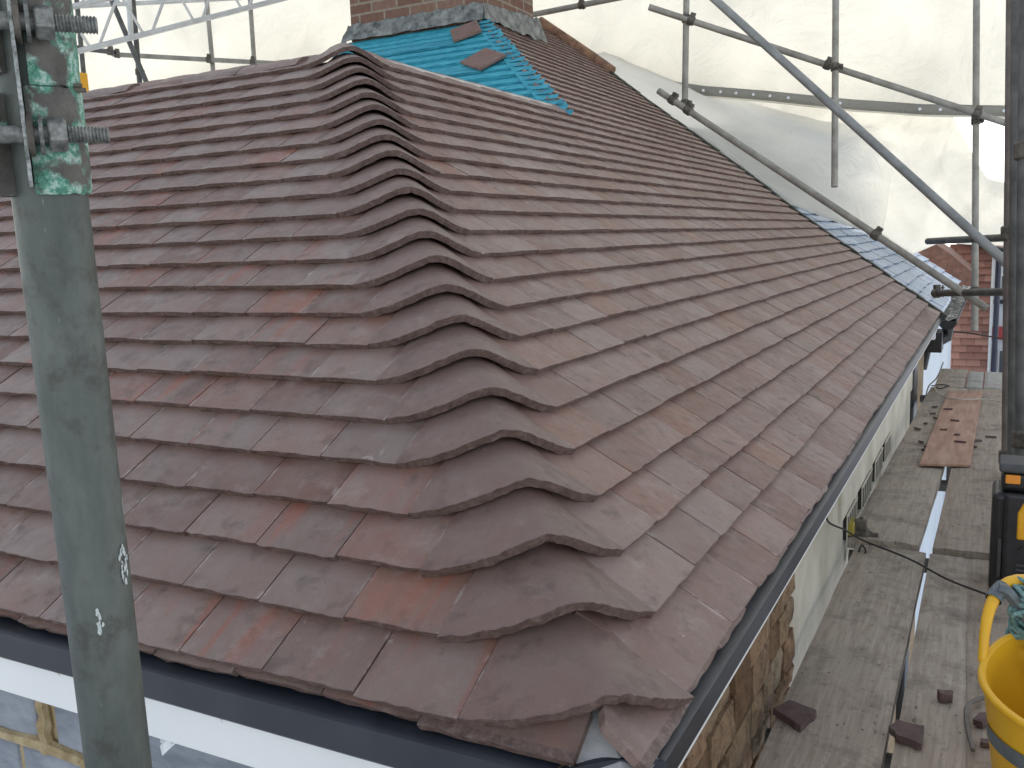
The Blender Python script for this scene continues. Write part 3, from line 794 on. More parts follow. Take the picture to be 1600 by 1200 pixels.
# lower sheet: rises behind the hem, torn away at its upper right, its foot lying over the slates
foot = [(0, -12, 8.3, -.2), (.3, -5, 8.2, 1.0), (.42, -3.35, 7.35, 2.38), (.5, -2.95, 7.22, 2.12), (.62, -1.9, 6.85, 1.42), (.70, -1.10, 6.50, .835), (.75, -.86, 7.76, .66), (.80, -.70, 9.2, .545), (.84, -.42, 9.3, .34), (.88, -.16, 9.35, .46), (.93, .10, 9.3, .43), (1, 1.2, 9.3, .36)]
topz = [(0, -12, 3.2), (.3, -5, 3.2), (.42, -3.6, 2.78), (.5, -3.0, 2.52), (.62, -2.0, 2.12), (.70, -1.35, 1.98), (.75, -.95, 1.95), (.80, -.50, 1.92), (.84, -.16, 1.80), (.88, .02, 1.45), (.93, .24, 1.05), (1, 1.2, .80)]
def low_fn(u, v):
    fx, fy, fz = interp(foot, u); tx, tz_ = interp(topz, u)
    vv = v**.8; x = fx+(tx-fx)*vv; z = fz+(tz_-fz)*v
    y = fy+(YS+.42-fy)*min(1, v*1.3)**.7
    k_ = min(1, v*5)
    y += .10*(.5-abs(mnoise.noise(Vector((x*1.4+z*1.2, z*.7, 6)))))*k_+.03*mnoise.noise(Vector((x*6, z*5, 2)))*k_
    y += (wav(x*1.7+3, z*2.2)*(1.1-.5*v))*k_ - .10*math.sin(PI*v)
    if u > .8: z += .05*v*mnoise.noise(Vector((u*90, 0, 3)))
    z += .02*mnoise.noise(Vector((x*4, 1, 1)))*k_
    return Vector((x, y, z))
surf('lower_sheet', low_fn, 240, 40, M_SHEET2, 'crumpled lower white sheet, torn at upper right and lying over the slates')

# ================================================================== scaffold tubes
def coupler(parent, p, d, r=.024, mat=None):
    """double coupler: two saddles round the tube, flap and bolts"""
    m_ = MB(); d = d.normalized(); B = basis(p, d); 
    m_.tube([p-d*.028, p-d*.022, p+d*.022, p+d*.028], [r+.006, r+.010, r+.010, r+.006], 12)
    m_.box((-.018, r+.004, -.02), (.018, r+.034, .02), B); m_.box((r-.004, -.022, -.016), (r+.03, .022, .016), B)
    q = B @ Vector((r+.016, -.03, 0)); q2 = B @ Vector((r+.016, .055, 0)); m_.tube([q, q2], .006, 6)
    m_.tube([B @ Vector((r+.016, .03, 0)), B @ Vector((r+.016, .043, 0))], .013, 6)
    return m_.build('coupler', mat or M_RUST, parent, bevel=.002)
def pole(p, q, label, mat=None, cps=(), r=.0242, cat='scaffold tube', group='scaffold tubes around the roof', name='scaffold_tube'):
    mat = mat or M_STEEL; L_ = (q-p).length; o = empty(name, p, label, cat, group)
    d = (q-p).normalized(); n = 18; pts = [p+d*L_*i/6 for i in range(7)]
    m_ = MB(); m_.tube(pts, r, n, caps=False)
    B = basis(p, d)
    for E_, s in ((p, 1), (q, -1)):       # open ends: annulus plus a dark bore
        Bq = basis(E_, d); ro = [Bq @ Vector((r*math.cos(2*PI*i/n), r*math.sin(2*PI*i/n), 0)) for i in range(n)]
        ri = [Bq @ Vector((r*.84*math.cos(2*PI*i/n), r*.84*math.sin(2*PI*i/n), 0)) for i in range(n)]
        rd = [v+d*s*.08 for v in ri]
        m_.add(ro+ri+rd, [(i, (i+1) % n, n+(i+1) % n, n+i) for i in range(n)]+[(n+i, n+(i+1) % n, 2*n+(i+1) % n, 2*n+i) for i in range(n)]+[tuple(range(2*n, 3*n))])
    m_.build('tube', mat, o, smooth=True)
    for t in cps: coupler(o, p+(q-p)*t, d, r)
    return o
VD = 6.9
V3 = [('upright pole left of the three hanging in front of the white sheet', (1073, -30, VD+.2), (1070, 168, VD+.2), (.30, .97)),
      ('middle upright pole before the white sheet, ending in mid air above the netting', (1306, -30, VD-.1), (1304, 292, VD-.1), (.42,)),
      ('long upright pole at right passing down in front of tile-hung wall', (1526, -30, VD), (1523, 517, VD), (.40, .885))]
for lab, a, b, c in V3: pole(at(*a), at(*b), lab, M_STEEL, c)
pole(at(1014, 11, 7.1), at(1586, 197, 6.75), 'upper sloping tube crossing the white sheet below the roof truss height', M_STEEL, (.12, .5, .9))
pole(at(1029, 142, 7.05), at(1542, 482, 5.9), 'lower sloping tube running parallel to the far roof edge', M_STEEL, (.05, .105, .70))
pole(at(1098, -18, 5.7), at(1578, 416, 4.7), 'thicker looking steep brace crossing diagonally in front of other tubes', simple('bluish_tube', (.20,.205,.195), (.31,.315,.30), 9, .55, .12, .2), ())
pole(at(1450, 377, 6.9), at(1578, 371, 5.6), 'short dark level tube stub, upper of two at the right', M_STEEL_D, ())
pole(at(1462, 458, 6.4), at(1576, 456, 5.4), 'short dark level tube stub, lower of two beside slate roof', M_STEEL_D, (.02,))
pole(at(832, 23, 8.2), at(990, -8, 7.8), 'pale tube rising just right of the brick chimney', M_STEEL, (.5,))
pole(at(1583, -30, 3.5), at(1575, 745, 3.62), 'slim brown upright at far right, left of the thick dark upright', simple('brown_tube', (.10,.08,.07), (.19,.16,.14), 12, .6, .2), (.50, .96))
pole(at(1592, -30, 3.2), at(1585, 760, 3.3), 'dark upright second from the right frame edge above yellow tool', M_STEEL_D, ())
pole(at(1606, -40, 2.85), at(1597, 800, 2.95), 'thick dark upright at the extreme right frame edge', M_STEEL_D, (.32, .86))

# background scaffold, top left: light lattice beams and thin rails
def lattice(c0, c1, off, label):
    o = empty('lattice_beam', c0, label, 'lattice beam', 'lattice beams of the temporary roof')
    m_ = MB(); m_.tube([c0, c1], .024, 12); m_.build('chord', M_STEEL_L, o, smooth=True)
    m_ = MB(); m_.tube([c0+off, c1+off], .024, 12); m_.build('chord', M_STEEL_L, o, smooth=True)
    n = int((c1-c0).length/.42); m_ = MB(); d = (c1-c0)/n
    for i in range(n):
        m_.tube([c0+d*(i+.08), c0+off+d*(i+.5)], .013, 8); m_.tube([c0+off+d*(i+.56), c0+d*(i+.92)], .013, 8)
    m_.build('lacing', M_STEEL_L, o, smooth=True); return o
a, b = at(60, 96, 7.6), at(520, -22, 9.0); lattice(a, b, Vector((0, .0, .36)), 'pale lattice beam rising to the right at top left above the tiles')
a, b = at(40, 14, 9.6), at(470, -8, 10.6); lattice(a, b, Vector((0, .1, .40)), 'further pale lattice beam nearly level at the very top left')
L2 = [('thick pale upright behind the nearer lattice beam at left', (200, -20, 8.4), (205, 62, 8.4), M_STEEL_L, ()),
      ('dark upright crossing the lattice beam and dropping behind the ridge at left', (206, -20, 8.8), (220, 150, 8.8), M_STEEL_D, (.78,)),
      ('dark slanting brace beside the dark upright at top left', (172, -5, 8.7), (240, 155, 8.7), M_STEEL_D, ()),
      ('slim dark upright just right of the coupler on the nearest pole', (118, -20, 9.5), (131, 118, 9.5), M_STEEL_D, ()),
      ('slim grey upright standing left of two behind the front ridge', (322, -10, 9.8), (334, 122, 9.8), M_STEEL, ()),
      ('slim grey upright right of two behind the front ridge', (390, -10, 9.8), (398, 108, 9.8), M_STEEL, ()),
      ('thin level rail behind the ridge running towards the bonnets', (176, 85, 9.6), (520, 104, 9.9), M_STEEL, (.43, .63, .02)),
      ('dark level tube low down behind nearest pole at left', (20, 62, 9.2), (180, 82, 9.2), M_STEEL_D, (.95,))]
for lab, a, b, mt, c in L2: pole(at(*a), at(*b), lab, mt, c)
# yellow board end and timber at far left
m_ = MB(); p = at(124, 131, 9.3); m_.box((-.075, -.05, -.10), (.075, .05, .10), Matrix.Translation(p)); m_.box((-.055, -.062, -.02), (-.005, -.048, .05), Matrix.Translation(p))
tag(m_.build('yellow_box', M_YEL, bevel=.012), 'small yellow box fixed behind the ridge beside the nearest pole', 'box')
m_ = MB(); a, b = at(118, 152, 8.8), at(172, 152, 8.9); m_.tube([a, b], .045, 6); m_.box((-.25, -.05, -.035), (.25, .05, .02), Matrix.Translation(a.lerp(b, .4)-Vector((0,0,.06))))
tag(m_.build('timber_plank', M_BOARD2), 'brown timber plank end behind the ridge at the far left', 'plank')

# ================================================================== scaffold boards and what lies on them
ZB = -.40
DZ = .018      # the far boards lap over the near ones
def board(pl, pr_, mat, label, th=.038, crack=False):
    """pl = near-left/far-left, pr_ = near-right/far-right in plan"""
    (a, b), (c, d) = pl, pr_; n = 34; V = []; F = []; rbd = random.Random(int(a[0]*1000)+int(a[1]*77)); nx = 6
    sag = rbd.uniform(-.004, .004); tw = rbd.uniform(-.004, .004)
    for lay in (0, 1):
        for i in range(n+1):
            t = i/n
            l = (a[0]+(b[0]-a[0])*t, a[1]+(b[1]-a[1])*t); r = (c[0]+(d[0]-c[0])*t, c[1]+(d[1]-c[1])*t)
            wob = .003*mnoise.noise(Vector((t*9, a[0]*9, 1)))
            for j in range(nx+1):
                q = j/nx; e = .003 if j in (0, nx) and lay == 0 else 0
                x = l[0]+(r[0]-l[0])*q+wob; y = l[1]+(r[1]-l[1])*q + (rbd.uniform(-.004, .004) if i in (0, n) else 0)
                z = (ZB+DZ if a[1] > 2 else ZB)-lay*th-e+sag*math.sin(PI*t)+tw*(q-.5)+.0014*mnoise.noise(Vector((x*30, y*4, 2)))
                V.append((x, y, z))
    N = (n+1)*(nx+1); R = nx+1
    for i in range(n):
        for j in range(nx): p = i*R+j; F.append((p, p+1, p+R+1, p+R)); q = p+N; F.append((q, q+R, q+R+1, q+1))
        p = i*R; F.append((p, p+R, p+R+N, p+N)); p = i*R+nx; F.append((p, p+N, p+R+N, p+R))
    for j in range(nx): F.append((j, j+N, j+1+N, j+1)); p = n*R+j; F.append((p, p+1, p+1+N, p+N))
    m_ = MB(); m_.add(V, F); o = m_.build('scaffold_board', mat); tag(o, label, 'scaffold board', 'boards of the scaffold walkway'); return o
board(((-.030, -1.6), (-.022, 2.12)), ((.195, -1.6), (.186, 2.12)), M_BOARD, 'wide grey board next to the wall in the foreground with small tile piece on it')
board(((.222, -1.6), (.198, 2.11)), ((.400, -1.6), (.304, 2.11)), M_BOARD, 'foreground board between the wall board and the yellow tub')
board(((.398, -1.6), (.302, 2.11)), ((.60, -1.6), (.53, 2.11)), M_BOARD2, 'foreground board under the yellow tub at the outer edge')
board(((-.050, 2.13), (.012, 5.35)), ((.163, 2.13), (.222, 5.35)), M_BOARD, 'weathered cracked board along the wall in the far half of walkway')
board(((.205, 2.12), (.232, 5.35)), ((.418, 2.12), (.42, 5.35)), M_BOARD2, 'darker wide board beside the toolbox in the far half of walkway')
board(((.03, 5.40), (.03, 6.2)), ((.20, 5.40), (.20, 6.2)), M_BOARD, 'short brownish board at the far end nearest the wall')
board(((.21, 5.40), (.21, 6.1)), ((.30, 5.40), (.30, 6.1)), M_BOARD3, 'narrow pale board at the far end of the walkway, inner one')
board(((.31, 5.40), (.31, 6.1)), ((.42, 5.40), (.42, 6.1)), M_BOARD3, 'narrow pale board at the far end of the walkway, outer one')
for y, lab in ((.93, 'transom tube under the foreground boards near the broken tile'), (2.18, 'transom tube under the joint between near and far boards'), (3.22, 'transom tube seen through the gap below the orange sheet'), (5.38, 'transom tube under the far board joint')):
    pole(Vector((-.05, y, ZB-.066)), Vector((1.1, y+.01, ZB-.066)), lab, M_STEEL_D, (), cat='scaffold tube', group='transoms below the boards')
# orange plywood offcut
m_ = MB(); pts = [onz(1436, 728, ZB+DZ+.006), onz(1516, 730, ZB+DZ+.006), onz(1535, 614, ZB+DZ+.006), onz(1482, 613, ZB+DZ+.006)]
m_.add([p for p in pts]+[p+Vector((0,0,.010)) for p in pts], [(3,2,1,0),(4,5,6,7),(0,1,5,4),(1,2,6,5),(2,3,7,6),(3,0,4,7)])
tag(m_.build('plywood_offcut', M_PLY, bevel=.002), 'long flat pinkish orange sheet lying across the gap on the far boards', 'sheet')
# broken tile pieces
def lump(name, u, v, sx, sy, sz, rot, mat, label, cat, group=None, z=None, seed=0):
    c = onz(u, v, z if z is not None else ZB+.003)
    if z is None and c.y > 2.1: c = onz(u, v, ZB+DZ+.003)
    r = random.Random(seed+int(u)+int(v))
    P_ = [(-1,-1),(-.2,-1.1),(.9,-.9),(1.1,.1),(.85,.95),(-.1,1.05),(-1,.8)]
    V = []
    for h in (0, 1):
        for (x, y) in P_:
            x, y = (x+r.uniform(-.12,.12))*sx/2, (y+r.uniform(-.12,.12))*sy/2
            V.append((c.x+x*math.cos(rot)-y*math.sin(rot), c.y+x*math.sin(rot)+y*math.cos(rot), c.z+h*sz*r.uniform(.8, 1.1)))
    k = len(P_); m_ = MB(); m_.add(V, [tuple(range(k-1,-1,-1)), tuple(range(k, 2*k))]+[(i, (i+1) % k, (i+1) % k+k, i+k) for i in range(k)], [(.5,.5)]*len(V))
    o = m_.build(name, mat, bevel=.001); tag(o, label, cat, group); return o
def quadpiece(uvs, z, th, mat, name, label, cat, n=5, seed=1):
    P_ = [onz(u, v, z) for u, v in uvs]; r = random.Random(seed); E_ = []
    for i in range(len(P_)):
        a, b = P_[i], P_[(i+1) % len(P_)]
        for t in range(n): E_.append(a.lerp(b, t/n)+Vector((r.uniform(-1,1)*.0015, r.uniform(-1,1)*.0015, 0)))
    k = len(E_); m_ = MB(); m_.add([p for p in E_]+[p+Vector((r.uniform(-1,1)*.0008, r.uniform(-1,1)*.0008, th)) for p in E_], [tuple(range(k-1,-1,-1)), tuple(range(k, 2*k))]+[(i, (i+1) % k, (i+1) % k+k, i+k) for i in range(k)], [(.5,.5)]*(2*k))
    return tag(m_.build(name, mat), label, cat)
M_PIECE = simple('broken_tile', (.085,.05,.05), (.13,.085,.08), 30, .8, bump=.5, bs=90)
quadpiece([(1208, 1117), (1250, 1145), (1277, 1121), (1235, 1104)], ZB+.004, .016, M_PIECE, 'tile_fragment', 'flat brown tile piece on the board beside the stone wall', 'tile fragment')
quadpiece([(1389, 1144), (1400, 1157), (1440, 1173), (1444, 1144), (1428, 1141), (1402, 1134)], ZB+.004, .014, M_PIECE, 'tile_fragment', 'broken brown tile piece bridging the gap between foreground boards', 'tile fragment', seed=4)
lump('mortar_lump', 1477, 1094, .028, .022, .02, .3, M_PIECE, 'small dark lump of mortar alone on the board left of yellow tub', 'rubble')
lump('mortar_lump', 1534, 1130, .045, .02, .016, 1.2, M_PIECE, 'oblong dark lump close against the yellow tub', 'rubble')
lump('mortar_lump', 1541, 1164, .02, .02, .01, 0, M_PIECE, 'small crumb of mortar below the oblong lump by the tub', 'rubble')
rg = random.Random(21)
W9 = 'topmost|second from the top|third from the top|fourth from the top|fifth from the top|third from the bottom|lowest but one|lowest|leftmost'.split('|')
for q, (u, v) in enumerate(((1462,636),(1456,646),(1464,655),(1447,664),(1458,675),(1440,690),(1449,697),(1443,705),(1432,672))):
    lump('tile_chip', u+rg.uniform(-2,2), v+rg.uniform(-2,2), rg.uniform(.015,.045), rg.uniform(.009,.016), .009, rg.uniform(0,3), M_PIECE, W9[q]+' dark tile chip of those left of the orange sheet', 'tile chip', 'chips beside the orange sheet')
for q, (u, v) in enumerate(((1481,640),(1492,658),(1474,672),(1495,680),(1500,691))):
    lump('tile_chip', u, v, rg.uniform(.02,.05), .011, .008, rg.uniform(-.4,.4), M_PIECE, ('topmost', 'second highest', 'middle', 'second lowest', 'lowest')[q]+' thin tile chip lying on top of the orange sheet', 'tile chip', 'chips on the orange sheet', z=ZB+DZ+.017)
for q, (u, v) in enumerate(((1548,684),(1526,690),(1518,699))):
    lump('tile_chip', u, v, rg.uniform(.03,.07), .016, .01, rg.uniform(-.4,.4), M_PIECE, ('outermost dark tile chip right of the orange sheet near the uprights', 'middle dark tile chip against the right edge of orange sheet', 'lowest dark tile chip touching the right edge of orange sheet')[q], 'tile chip', 'chips right of the orange sheet')
# wires and strings
def wire(pts, r, mat, label, cat, name='wire', n=6):
    P_ = []; pts = [Vector(p) for p in pts]
    for i in range(len(pts)-1):
        p0 = pts[max(i-1,0)]; p1, p2 = pts[i], pts[i+1]; p3 = pts[min(i+2, len(pts)-1)]
        for t in range(6):
            t /= 6; P_.append(.5*((2*p1)+(p2-p0)*t+(2*p0-5*p1+4*p2-p3)*t*t+(3*p1-p0-3*p2+p3)*t**3))
    P_.append(pts[-1]); m_ = MB(); m_.tube(P_, r, n); return tag(m_.build(name, mat, smooth=True), label, cat)
wire([onx(1292,790,.0), onx(1294,815,-.02), onz(1320,828,-.30), onz(1350,845,ZB+.03), onz(1420,873,ZB+.02), onz(1480,905,ZB+.02), onz(1545,930,ZB+.02)], .0030, M_NEARBLACK, 'dark twisted wire running from the eave across the boards to the tool', 'wire')
wire([onz(1342,862,ZB+.01), onz(1346,852,ZB+.02), onz(1352,858,ZB+.012), onz(1352,864,ZB+.006)], .003, M_NEARBLACK, 'short black hooked wire end on the wall board', 'wire')
wire([onz(1460,602,ZB+DZ+.02), onz(1464,613,ZB+DZ+.02), onz(1474,620,ZB+DZ+.02), onz(1500,624,ZB+DZ+.03), onz(1540,624,ZB+DZ+.02), onz(1567,629,ZB+DZ+.02)], .004, simple('pale_cord', (.4,.37,.3), (.5,.46,.4), 20), 'pale cord trailing over far boards behind the orange sheet', 'cord', 'cord')
wire([onz(1456,603,ZB+DZ+.01), onz(1470,601,ZB+DZ+.03), onz(1482,603,ZB+DZ+.02), onz(1470,607,ZB+DZ+.01), onz(1462,605,ZB+DZ+.02)], .004, M_NEARBLACK, 'dark looped scrap of wire on the far brownish board', 'wire')
wire([at(1478,518,6.9), at(1510,520,6.9), at(1548,526,6.9), at(1575,531,6.9)], .006, M_NEARBLACK, 'thin dark line slung across the tile-hung wall', 'line', 'string')
wire([at(1474,566,6.3), at(1464,590,6.3), at(1450,606,6.3), at(1443,640,6.3)], .005, M_STEEL, 'thin grey cable hanging beside the black downpipe', 'cable', 'cable')
wire([onz(1570,1083,ZB+.012)-Vector((.0,0,0)), onz(1530,1092,ZB+.012), onz(1511,1104,ZB+.012), onz(1511,1135,ZB+.012), onz(1520,1172,ZB+.012)], .0045, simple('rod', (.10,.085,.075), (.16,.14,.125), 20, .6), 'bent brown rod lying on the board left of the yellow tub', 'rod', 'bent_rod')
# coupler and tube end with yellow cap at board joint by the wall
o = pole(Vector((-.04, 2.17, ZB+.012)), Vector((.02, 2.17, ZB+.012)), 'stub of tube with coupler at the board joint by the wall', M_RUST, (.4,), r=.02)
m_ = MB(); m_.box((-.052, 2.12, -.375), (-.03, 2.20, -.335)); tag(m_.build('yellow_tag', simple('faded_yellow', (.35,.28,.04), (.48,.38,.07), 20), bevel=.003), 'faded yellow plastic tag against the render above the board joint', 'tag')
# plastic scrap under front fascia
m_ = MB(); V = []; F = []
c = ony(255, 1148, .03)
for i in range(9):
    for j in range(6):
        u, v = i/8, j/5; V.append((c.x-.03+.07*u+.03*v*(1-u), .03+.02*mnoise.noise(Vector((u*4, v*4, 1))), -.145-.055*v*(1-.75*u)+.012*mnoise.noise(Vector((u*3, v*3, 7)))))
for i in range(8):
    for j in range(5): a = i*6+j; F.append((a, a+6, a+7, a+1))
m_.add(V, F); tag(m_.build('plastic_scrap', M_WHITE, smooth=True), 'crumpled scrap of white plastic tucked under the front fascia', 'plastic')

# ================================================================== yellow tub with rope
tubc = Vector((.535, .665, ZB)); HA = PI-.85; tub = empty('yellow_tub', tubc, 'yellow flexible rubber tub with taped handle standing on outer boards', 'tub')
HT, RB, RT = .274, .145, .182
def tub_r(t): return RB+(RT-RB)*t**.9
V = []; F = []; NA, NB = 64, 12
for lay, off in ((0, 0), (1, -.005)):
    for j in range(NB+1):
        t = j/NB
        for i in range(NA):
            a = 2*PI*i/NA; r = tub_r(t)+off; ov = 1+.03*math.cos(2*(a-HA))
            lift = .03*abs(math.cos(a-HA))**6*t**3
            V.append(tubc+Vector((math.cos(a)*r*ov, math.sin(a)*r/ov, .003+HT*t+lift+(0 if lay == 0 else (.005 if j == 0 else 0)))))
N = (NB+1)*NA
for j in range(NB):
    for i in range(NA):
        a, b = j*NA+i, j*NA+(i+1) % NA; F.append((a, b, b+NA, a+NA)); F.append((a+N, a+NA+N, b+NA+N, b+N))
F.append(tuple(range(NA-1, -1, -1))); F.append(tuple(N+i for i in range(NA)))
for i in range(NA): a, b = NB*NA+i, NB*NA+(i+1) % NA; F.append((a, b, b+N, a+N))
m_ = MB(); m_.add(V, F); m_.build('body', M_TUB, tub, smooth=True)
rim = []
for i in range(NA+1):
    a = 2*PI*i/NA; ov = 1+.03*math.cos(2*(a-HA)); lift = .03*abs(math.cos(a-HA))**6
    rim.append(tubc+Vector((math.cos(a)*(RT+.001)*ov, math.sin(a)*(RT+.001)/ov, .003+HT+lift)))
m_ = MB(); m_.tube(rim, .0065, 10, caps=False); m_.build('rim', M_TUB, tub, smooth=True)
def handle(sgn):
    pts = []; 
    for i in range(17):
        t = i/16; a = (HA if sgn < 0 else HA+PI)+(-.60+1.20*t); ov = 1+.03*math.cos(2*(a-HA))
        h = math.sin(PI*t)**.55*.098
        lift = .03*abs(math.cos(a-HA))**6
        rr_ = RT+.004+.012*math.sin(PI*t)
        pts.append(tubc+Vector((math.cos(a)*rr_*ov, math.sin(a)*rr_/ov, .003+HT+lift*.8+h)))
    m_ = MB(); m_.tube(pts, [.0075+.004*math.sin(PI*i/16) for i in range(17)], 12); m_.build('handle', M_TUB, tub, smooth=True); return pts
hpts = handle(-1); handle(1)
m_ = MB(); m_.tube([hpts[3]*.0+hpts[i] for i in (10, 11, 12)], .0135, 12, caps=False); m_.build('handle_tape', M_TAPE, tub, smooth=True)
# tape strip wrapped round body
V = []; F = []
for i in range(21):
    a = PI*1.02+(.75)*i/20; 
    for j, z in enumerate((.185, .212)):
        t = (z+.010*i/20)/HT; r = tub_r(t)+.0018; ov = 1+.03*math.cos(2*(a-HA)); V.append(tubc+Vector((math.cos(a)*r*ov, math.sin(a)*r/ov, z+.012*i/20)))
    if i: b = 2*i; F.append((b-2, b, b+1, b-1))
m_ = MB(); m_.add(V, F); m_.build('body_tape', M_TAPE, tub)
# strap from handle into the tub
wire([hpts[11]+Vector((0,-.005,.008)), hpts[10]+Vector((.012,-.015,-.01)), hpts[8]+Vector((.03,-.03,-.09)), tubc+Vector((-.10,-.05,.17)), tubc+Vector((-.07,-.06,.08))], .011, M_TAPE, 'flat grey strap hanging from the tub handle into the yellow tub', 'strap', 'strap')
rr = random.Random(9); pts = []; c = hpts[9]+Vector((.014,-.012,-.014))
for i in range(46):
    a = i*1.9; R = .020+.009*rr.random(); drop = -.10*(i/46)**1.5
    pts.append(c+Vector((.018*math.cos(a*1.1)+R*.6*rr.uniform(-1,1)+.012, R*math.sin(a)*.9+rr.uniform(-.008,.008), .012+R*.5*math.cos(a)+drop+rr.uniform(-.012,.012))))
pts += [c+Vector((.02,-.01,-.11)), c+Vector((.03,0,-.15)), c+Vector((.04,.01,-.20))]
wire(pts, .0036, M_TEAL, 'knotted teal rope tied round the handle of the yellow tub', 'rope', 'rope', 8)
def inner_lump(name, off, s, mat, lab, cat, rz):
    m_ = MB(); m_.box((-s[0]/2, -s[1]/2, 0), (s[0]/2, s[1]/2, s[2]), Matrix.Translation(tubc+Vector(off)) @ Matrix.Rotation(rz, 4, 'Z') @ Matrix.Rotation(.5, 4, 'X'))
    tag(m_.build(name, mat, bevel=.004), lab, cat)
inner_lump('brick_piece', (-.02,.02,.03), (.09,.10,.10), simple('pale_brick', (.35,.30,.27), (.45,.40,.36), 20), 'pale grey brick piece inside the yellow tub', 'brick', .4)
inner_lump('tile_fragment', (-.08,.05,.02), (.11,.012,.17), M_TILE2, 'brown tile fragment leaning inside the yellow tub', 'tile fragment', .7)

# ================================================================== black and yellow power tool at the frame edge
tc_ = Vector((.362, 1.83, ZB)); tool = empty('site_tool', tc_, 'black and yellow battery power tool case standing on outer board', 'power tool')
def tb(lo, hi, mat, name, bev=.006, rz=0):
    m_ = MB(); m_.box(lo, hi, Matrix.Translation(tc_) @ Matrix.Rotation(rz, 4, 'Z')); return m_.build(name, mat, tool, bevel=bev, seg=3)
tb((0.0, 0, 0), (.20, .17, .285), M_BLACK, 'body', .016)
tb((.020, .02, .285), (.20, .15, .340), M_BLACK, 'battery_housing', .014)
tb((.014, .012, .340), (.20, .14, .365), simple('grey_rubber', (.05,.052,.055), (.075,.077,.08), 30, .6), 'top_cover', .008)
tb((.030, .006, .312), (.066, .0195, .336), M_ORANGE, 'release_clip', .003)
m_ = MB(); P0 = tc_+Vector((.062,-.022,.165)); q = [(0,0), (.0,.075), (.018,.115), (.14,.115), (.14,0)]
V = [P0+Vector((x,0,z)) for x, z in q]+[P0+Vector((x,.028,z)) for x, z in q]
m_.add(V, [(0,4,3,2,1),(5,6,7,8,9)]+[(i, (i+1) % 5, (i+1) % 5+5, i+5) for i in range(5)]); m_.build('yellow_panel', M_YEL, tool, bevel=.006, seg=3)
tb((.030, -.018, .03), (.20, .004, .290), M_BLACK, 'front_guard', .01)
m_ = MB()
for i in range(5): m_.box((.062, -.024, .035+.014*i), (.185, -.016, .042+.014*i), Matrix.Translation(tc_))
m_.box((.018, -.010, .05), (.028, .0, .16), Matrix.Translation(tc_)); m_.build('cooling_fins', simple('dark_grey', (.03,.03,.032), (.05,.05,.052), 30, .5), tool, bevel=.002)
m_ = MB(); m_.tube([tc_+Vector((.078,-.026,.14)), tc_+Vector((.078,-.019,.14))], .006, 10); m_.build('screw', M_NEARBLACK, tool)
m_ = MB(); m_.box((.085, -.022, .0), (.19, .02, .018), Matrix.Translation(tc_)); m_.build('foot_plate', M_ORANGE, tool, bevel=.004)

# ================================================================== nearest pole with its sleeve coupler
pA, pB = at(40, -10, .606), at(188, 1215, .735)
ext = (pA-pB).normalized(); pA2 = pA+ext*.35; pB2 = pB-ext*.9
np_ = pole(pA2, pB2, 'thick weathered green-grey pole close to the camera at left', M_TNEAR, (), r=.0242, group='scaffold tubes around the roof')
def on_axis(v):     # point of the pole axis at image height v
    t = (v+10)/1225; return pA.lerp(pB, t*.606/(.606*t+.735*(1-t)))
cpl = empty('sleeve_coupler', on_axis(150), 'steel sleeve coupler with two threaded bolts and green patina on the nearest pole', 'coupler')
tocam = (CAM-on_axis(150)).normalized(); ax = ext; tocam = (tocam-ax*tocam.dot(ax)).normalized(); rgt = ax.cross(tocam)*-1
if rgt.dot(_r2) < 0: rgt = -rgt
def shell(v0, v1, a0, a1, r0, r1, name, mat, wob=0, lip=.0012):
    """curved sheet hugging the pole between image heights v0..v1 and angles a0..a1 (0 = towards camera, + = right)"""
    p, q = on_axis(v0), on_axis(v1); NA_, NL = 26, 22; V = []; F = []
    for lay in (0, 1):
        for i in range(NL+1):
            t = i/NL; c = p.lerp(q, t)
            for j in range(NA_+1):
                a = a0+(a1-a0)*j/NA_; r = (r1 if lay == 0 else r0)
                if lay == 0: r += wob*mnoise.noise(Vector((t*5, a*2, 1)))
                if lay == 0 and (i in (0, NL)): r -= lip
                e = .0012*mnoise.noise(Vector((a*4, t*30, 2))) if i in (0, NL) else 0
                V.append(c+(tocam*math.cos(a)+rgt*math.sin(a))*r+ax*e)
    N = (NL+1)*(NA_+1); R = NA_+1
    for i in range(NL):
        for j in range(NA_): x = i*R+j; F.append((x, x+R, x+R+1, x+1)); y = x+N; F.append((y, y+1, y+R+1, y+R))
        x = i*R; F.append((x, x+N, x+R+N, x+R)); x = i*R+NA_; F.append((x, x+R, x+R+N, x+N))
    for j in range(NA_): F.append((j, j+1, j+1+N, j+N)); x = NL*R+j; F.append((x, x+N, x+1+N, x+1))
    m_ = MB(); m_.add(V, F); return m_.build(name, mat, cpl, smooth=True)
shell(-60, 138, -.15, 2.6, .0243, .0275, 'upper_sleeve', M_PAT, .0008)
shell(140, 303, -.30, 2.6, .0243, .0275, 'lower_sleeve', M_PAT, .0008)
shell(150, 305, -3.0, -.95, .0243, .036, 'hinge_lobe', M_PAT0, .003, .004)
shell(-60, 120, -3.0, -.75, .0243, .029, 'rear_sleeve', M_PAT0, .0008)
